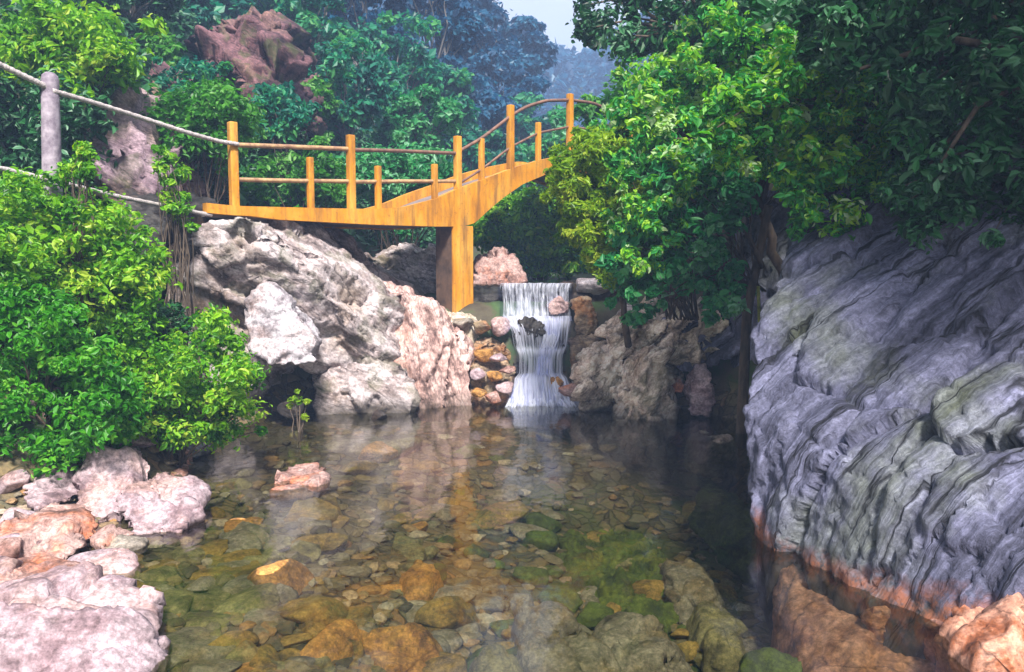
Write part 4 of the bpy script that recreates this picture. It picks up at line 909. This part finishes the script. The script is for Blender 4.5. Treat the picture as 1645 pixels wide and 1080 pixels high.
bush('thin upright sprigs growing beside the dark rock at the bridge end', [(245, 240), (275, 230), (300, 300), (310, 380), (270, 330)], 9.3, 9.7, 26, 0.09, 60, 0.07, 'l_lime', (290, 400, 9.6), 5, cat='plant', name='shrub')
bush('sprig of yellow leaves in front of the stone post', [(95, 280), (110, 225), (130, 225), (150, 290)], 7.7, 8.0, 14, 0.09, 60, 0.06, 'l_lime', (115, 420, 7.9), 6, cat='plant', name='shrub')
bush('little yellow green weed at the water edge below the dark hollow', [(475, 690), (470, 640), (485, 620), (492, 690)], 9.6, 9.8, 8, 0.05, 40, 0.06, 'l_yellow', (482, 700, 9.7), 7, cat='plant', name='weed')
bush('small lime bush at the left edge of the picture below the low rope', [(-70, 370), (40, 370), (60, 470), (-60, 500)], 6.8, 7.6, 46, 0.17, 120, 0.06, 'l_lime', (-20, 560, 7.4), 30)
# upper left
bush('sunlit yellow green tree leaning in at the upper left', [(0, 40), (60, 10), (150, 15), (205, 70), (190, 140), (120, 160), (60, 130), (10, 100)], 10.2, 11.6, 90, 0.28, 110, 0.10, 'l_lime', (90, 320, 11.5), 8, cat='tree', name='tree')
bush('light green shrub spilling over the rope behind the left end of the bridge', [(240, 190), (290, 150), (360, 140), (405, 180), (390, 240), (330, 255), (260, 240)], 11.4, 12.6, 90, 0.25, 110, 0.09, 'l_mid', (330, 330, 12.0), 9)
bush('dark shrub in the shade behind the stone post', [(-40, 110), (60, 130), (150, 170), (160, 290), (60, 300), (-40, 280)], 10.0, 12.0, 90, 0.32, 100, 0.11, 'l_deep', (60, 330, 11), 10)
bush('green shrub behind the flat span of the bridge', [(395, 290), (450, 250), (540, 255), (560, 330), (400, 335)], 13.2, 14.5, 70, 0.25, 110, 0.10, 'l_mid', (480, 345, 14), 11)
bush('dark green shrub behind the railing near the pier', [(560, 260), (640, 245), (730, 250), (735, 310), (660, 330), (560, 330)], 14.6, 16, 70, 0.30, 110, 0.12, 'l_teal', (640, 345, 15.5), 12)
bush('leafy bush seen through the arch right of the pier', [(770, 330), (830, 310), (900, 320), (950, 350), (950, 430), (880, 450), (800, 400), (765, 390)], 16, 18, 130, 0.30, 90, 0.13, 'l_lime', (870, 455, 18), 13)
bush('dark blue green bush at the far end of the upper stream', [(820, 400), (900, 370), (960, 380), (960, 450), (840, 452)], 20, 22, 70, 0.4, 90, 0.16, 'l_hill', (890, 450, 21), 14)
# right side
plant('tree', 'yellow green feathery tree hiding the right end of the bridge', 'tree', P(1010, 520, 10.8),
      fill([(905, 245), (945, 215), (990, 215), (1030, 290), (1020, 390), (985, 450), (945, 435), (918, 360), (890, 290)], 8.9, 10.0, 260, 0.12, seed=21), 105, 0.078, 'l_yellow', trad=0.05, aspect=0.28)
plant('tree', 'fresh green tree spreading over the pool from the right bank', 'tree', P(1265, 430, 10.2),
      fill([(960, 200), (1020, 125), (1085, 55), (1160, 0), (1260, 40), (1340, 130), (1300, 250), (1180, 290), (1090, 330), (1000, 280)], 8.8, 11.0, 330, 0.17, seed=22), 75, 0.088, 'l_mix', trad=0.07)
plant('tree', 'dark leafed tree leaning in at the top of the picture beside the sky', 'tree', ground(P(1300, 200, 12.5)),
      fill([(915, 20), (960, -20), (1100, -60), (1200, -20), (1150, 60), (1040, 90), (960, 70)], 10.5, 12.5, 60, 0.26, seed=23), 70, 0.12, 'l_deep', trad=0.12)
plant('shrub', 'bluish green broad leaved shrub hanging over the rocks of the right bank', 'shrub', P(1205, 455, 10.2),
      fill([(955, 480), (985, 380), (1040, 300), (1090, 230), (1190, 250), (1215, 320), (1165, 400), (1210, 470), (1150, 535), (1085, 465), (1040, 505), (985, 525)], 8.4, 10.0, 150, 0.12, seed=24), 60, 0.098, 'l_teal', trad=0.014, crown='foliage', stem='stems', aspect=0.55)
plant('shrub', 'fresh green shrub filling the gap between the feathery tree and the bluish shrub', 'shrub', P(1100, 500, 10.2),
      fill([(985, 260), (1070, 200), (1120, 300), (1080, 420), (1010, 450), (975, 380)], 8.2, 9.4, 130, 0.11, seed=28), 75, 0.078, 'l_mix', trad=0.012, crown='foliage', stem='stems')
plant('tree', 'tree with mixed light and dark green leaves hanging down the cliff face', 'tree', np.array([4.3, 8.6, 3.4]),
      fill([(1100, 190), (1230, 100), (1340, 60), (1430, 150), (1470, 300), (1410, 395), (1320, 405), (1265, 330), (1240, 285), (1150, 280)], 6.4, 7.6, 300, 0.12, seed=25), 60, 0.07, 'l_mix', trad=0.07)
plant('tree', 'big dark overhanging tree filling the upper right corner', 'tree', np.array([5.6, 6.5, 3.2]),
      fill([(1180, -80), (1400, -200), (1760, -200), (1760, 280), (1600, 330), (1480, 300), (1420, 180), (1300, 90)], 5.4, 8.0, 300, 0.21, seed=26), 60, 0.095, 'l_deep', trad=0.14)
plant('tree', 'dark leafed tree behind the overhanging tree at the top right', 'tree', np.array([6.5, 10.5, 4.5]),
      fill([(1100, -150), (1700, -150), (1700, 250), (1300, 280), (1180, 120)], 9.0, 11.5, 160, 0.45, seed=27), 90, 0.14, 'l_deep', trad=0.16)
cn_ = [(rng.uniform(2.9, 8.0), rng.uniform(1.2, 5.2), rng.uniform(5.2, 7.4), .40, .40, .28) for _ in range(330)]  # out-of-view canopy added to block sun and sky over the slab
plant('tree', 'unseen dark tree on the cliff top, its canopy added to shade the right bank', 'tree', np.array([7.0, 3.6, 3.4]), cn_, 70, 0.11, 'l_deep', trad=0.16)
plant('shrub', 'thin dark shrub on top of the slab below the overhanging branches', 'shrub', np.array([4.4, 6.9, 3.0]),
      fill([(1420, 300), (1500, 270), (1600, 300), (1660, 330), (1640, 400), (1540, 380), (1450, 370)], 5.6, 6.6, 70, 0.13, seed=31), 60, 0.07, 'l_deep', trad=0.012, crown='foliage', stem='stems')
# bare dark stem and the yellow vine by the cliff edge
def stick(name, label, cat, pts, r0, r1, m):
    V, F_ = [], []; p = np.array([P(*q) for q in pts]); t = np.linspace(0, 1, len(p)); tt = np.linspace(0, 1, 24)
    pp = np.stack([np.interp(tt, t, p[:, k]) for k in range(3)], 1)
    for _ in range(2): pp[1:-1] = (pp[:-2] + 2 * pp[1:-1] + pp[2:]) / 4
    tube(V, F_, pp, np.linspace(r0, r1, 24), 8); tag(link(name, poly_mesh(name, V, F_), M[m]), label, cat)
stick('branch', 'bare dark branch leaning up from the cliff edge', 'branch', [(1225, 430, 9.7), (1205, 385, 9.6), (1185, 345, 9.5), (1172, 315, 9.4)], 0.035, 0.015, 'bark')
stick('dead_tree', 'thick dark trunk standing in the shade at the left edge of the cliff', 'trunk', [(1190, 720, 9.6), (1195, 600, 9.7), (1200, 500, 9.8), (1215, 430, 9.8), (1235, 330, 9.7)], 0.07, 0.05, 'bark')
stick('vine', 'yellow green vine hanging down the left edge of the cliff', 'vine', [(1218, 460, 9.3), (1220, 520, 9.2), (1222, 580, 9.1), (1216, 640, 9.0)], 0.02, 0.015, 'vinestem')

for i_, (poly_, lab_) in enumerate((([(290, 110), (330, 100), (350, 170), (310, 200), (280, 170)], 'small bush on the left shoulder of the high crag'),
                                   ([(410, 150), (450, 130), (485, 170), (470, 215), (420, 210)], 'small bush at the foot of the high crag'))):
    bush(lab_, poly_, 13.8, 14.8, 34, 0.22, 90, 0.11, 'l_hill', (poly_[3][0], poly_[3][1] + 60, 14.5), 40 + i_)
# hillside trees: (px, py, d, width px, height px, leaf kind, label)
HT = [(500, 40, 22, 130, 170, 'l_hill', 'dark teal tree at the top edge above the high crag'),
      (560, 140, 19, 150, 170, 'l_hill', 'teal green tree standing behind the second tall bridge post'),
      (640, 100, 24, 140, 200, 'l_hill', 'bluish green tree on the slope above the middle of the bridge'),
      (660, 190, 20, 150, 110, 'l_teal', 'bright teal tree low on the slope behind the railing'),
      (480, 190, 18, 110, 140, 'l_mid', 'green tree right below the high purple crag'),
      (590, 10, 28, 150, 170, 'l_hazeblue', 'dark blue tree at the top edge left of the pale blue trees'),
      (700, 20, 32, 130, 200, 'l_hazeblue', 'tall blue green tree left of the sky gap'),
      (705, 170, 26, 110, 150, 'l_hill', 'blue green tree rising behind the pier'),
      (770, 60, 44, 120, 150, 'l_hazeblue', 'blue tree with a ragged top left of the sky gap'),
      (835, 85, 50, 100, 110, 'l_hazeblue', 'ragged blue tree at the edge of the sky gap'),
      (800, 140, 42, 150, 110, 'l_hazeblue', 'blue tree below the ragged tree in the valley'),
      (760, 190, 34, 130, 110, 'l_hazeblue', 'blue green tree behind the third tall bridge post'),
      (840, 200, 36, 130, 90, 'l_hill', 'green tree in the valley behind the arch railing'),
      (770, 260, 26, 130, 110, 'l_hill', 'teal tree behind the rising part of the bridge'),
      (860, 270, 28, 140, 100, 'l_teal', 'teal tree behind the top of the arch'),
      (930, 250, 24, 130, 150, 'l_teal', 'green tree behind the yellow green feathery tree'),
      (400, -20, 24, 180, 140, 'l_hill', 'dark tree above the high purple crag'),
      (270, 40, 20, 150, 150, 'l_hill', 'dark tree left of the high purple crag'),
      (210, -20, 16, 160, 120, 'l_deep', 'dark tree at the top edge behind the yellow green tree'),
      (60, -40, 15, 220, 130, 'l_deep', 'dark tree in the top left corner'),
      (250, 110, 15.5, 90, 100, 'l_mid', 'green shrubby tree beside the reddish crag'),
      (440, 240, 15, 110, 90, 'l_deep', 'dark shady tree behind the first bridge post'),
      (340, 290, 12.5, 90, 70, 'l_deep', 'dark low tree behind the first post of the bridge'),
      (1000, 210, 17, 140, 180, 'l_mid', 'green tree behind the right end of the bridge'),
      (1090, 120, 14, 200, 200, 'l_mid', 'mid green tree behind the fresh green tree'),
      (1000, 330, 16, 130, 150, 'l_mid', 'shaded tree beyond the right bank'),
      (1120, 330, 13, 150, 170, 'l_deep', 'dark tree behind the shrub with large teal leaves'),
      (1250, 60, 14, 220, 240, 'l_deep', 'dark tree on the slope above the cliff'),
      (530, -60, 34, 200, 160, 'l_hazeblue', 'blue tree high on the slope at the top edge'),
      (660, -80, 40, 200, 160, 'l_hazeblue', 'blue tree above the tall blue green tree')]
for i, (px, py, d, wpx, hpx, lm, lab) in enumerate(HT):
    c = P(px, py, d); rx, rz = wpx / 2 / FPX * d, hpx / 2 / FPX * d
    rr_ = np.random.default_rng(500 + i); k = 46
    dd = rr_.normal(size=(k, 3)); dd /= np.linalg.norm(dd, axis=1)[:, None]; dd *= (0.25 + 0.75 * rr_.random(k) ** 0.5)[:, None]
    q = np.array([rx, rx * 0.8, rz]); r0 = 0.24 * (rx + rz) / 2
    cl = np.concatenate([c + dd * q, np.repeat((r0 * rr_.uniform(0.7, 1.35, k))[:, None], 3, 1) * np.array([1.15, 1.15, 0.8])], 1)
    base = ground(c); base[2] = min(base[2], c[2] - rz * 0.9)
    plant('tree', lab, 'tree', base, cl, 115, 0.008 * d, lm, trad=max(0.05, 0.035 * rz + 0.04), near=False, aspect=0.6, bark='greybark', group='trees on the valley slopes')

# ground cover on the slopes and the far wood
def cover(name, pts, n_each, size, lm, r, seed):
    cl = np.array([(p[0], p[1], p[2] + r * 0.3, r, r, r * 0.7) for p in pts])
    v, f, t_ = leaves(cl, n_each, size, near=False, aspect=0.6, seed=seed)
    me = mesh_np(name, v, f, False); fattr(me, 'tint', t_)
    return tag(link(name, me, M[lm]), kind='stuff')
def scatter(n, xr, yr, cond, seed):
    r_ = np.random.default_rng(seed); x = r_.uniform(*xr, n); y = r_.uniform(*yr, n); z = H(x, y); k = cond(x, y, z)
    return np.stack([x, y, z], 1)[k]
cover('undergrowth', scatter(3600, (-18, -1.6), (10.6, 27), lambda x, y, z: z > 2.3, 1), 34, 0.18, 'l_deep', 0.5, 71)
cover('undergrowth', scatter(900, (-30, 4), (22, 60), lambda x, y, z: z > 3.5, 2), 50, 0.36, 'l_hill', 1.1, 72)
cover('undergrowth', scatter(500, (2.2, 14), (13.5, 30), lambda x, y, z: z > 2.2, 3), 50, 0.22, 'l_mid', 0.6, 73)
cover('undergrowth', scatter(300, (4.2, 12), (3, 13), lambda x, y, z: z > 3.6, 4), 50, 0.14, 'l_deep', 0.45, 74)
cover('distant_forest', scatter(2600, (-60, 74), (60, 128), lambda x, y, z: z > 5, 5), 36, 1.3, 'l_hazeblue', 2.6, 75)

# ------------------------------------------------------------------ haze
def haze(x0, x1, y0, y1, z0, z1, dens, colr):
    V = [(x, y, z) for z in (z0, z1) for x, y in ((x0, y0), (x1, y0), (x1, y1), (x0, y1))]
    o = link('haze', poly_mesh('haze', V, [(0, 3, 2, 1), (4, 5, 6, 7), (0, 1, 5, 4), (1, 2, 6, 5), (2, 3, 7, 6), (3, 0, 4, 7)], False))
    m, t, out = mat('valley_haze')
    pv = nn(t, 'VolumePrincipled'); pv.inputs['Density'].default_value = dens; pv.inputs['Color'].default_value = (*colr, 1); pv.inputs['Anisotropy'].default_value = 0.0
    t.links.new(pv.outputs[0], out.inputs['Volume']); o.data.materials.append(m); tag(o, kind='stuff')
haze(-78, 78, -15, 192, -3, 52, 0.0044, (0.40, 0.58, 1.0))
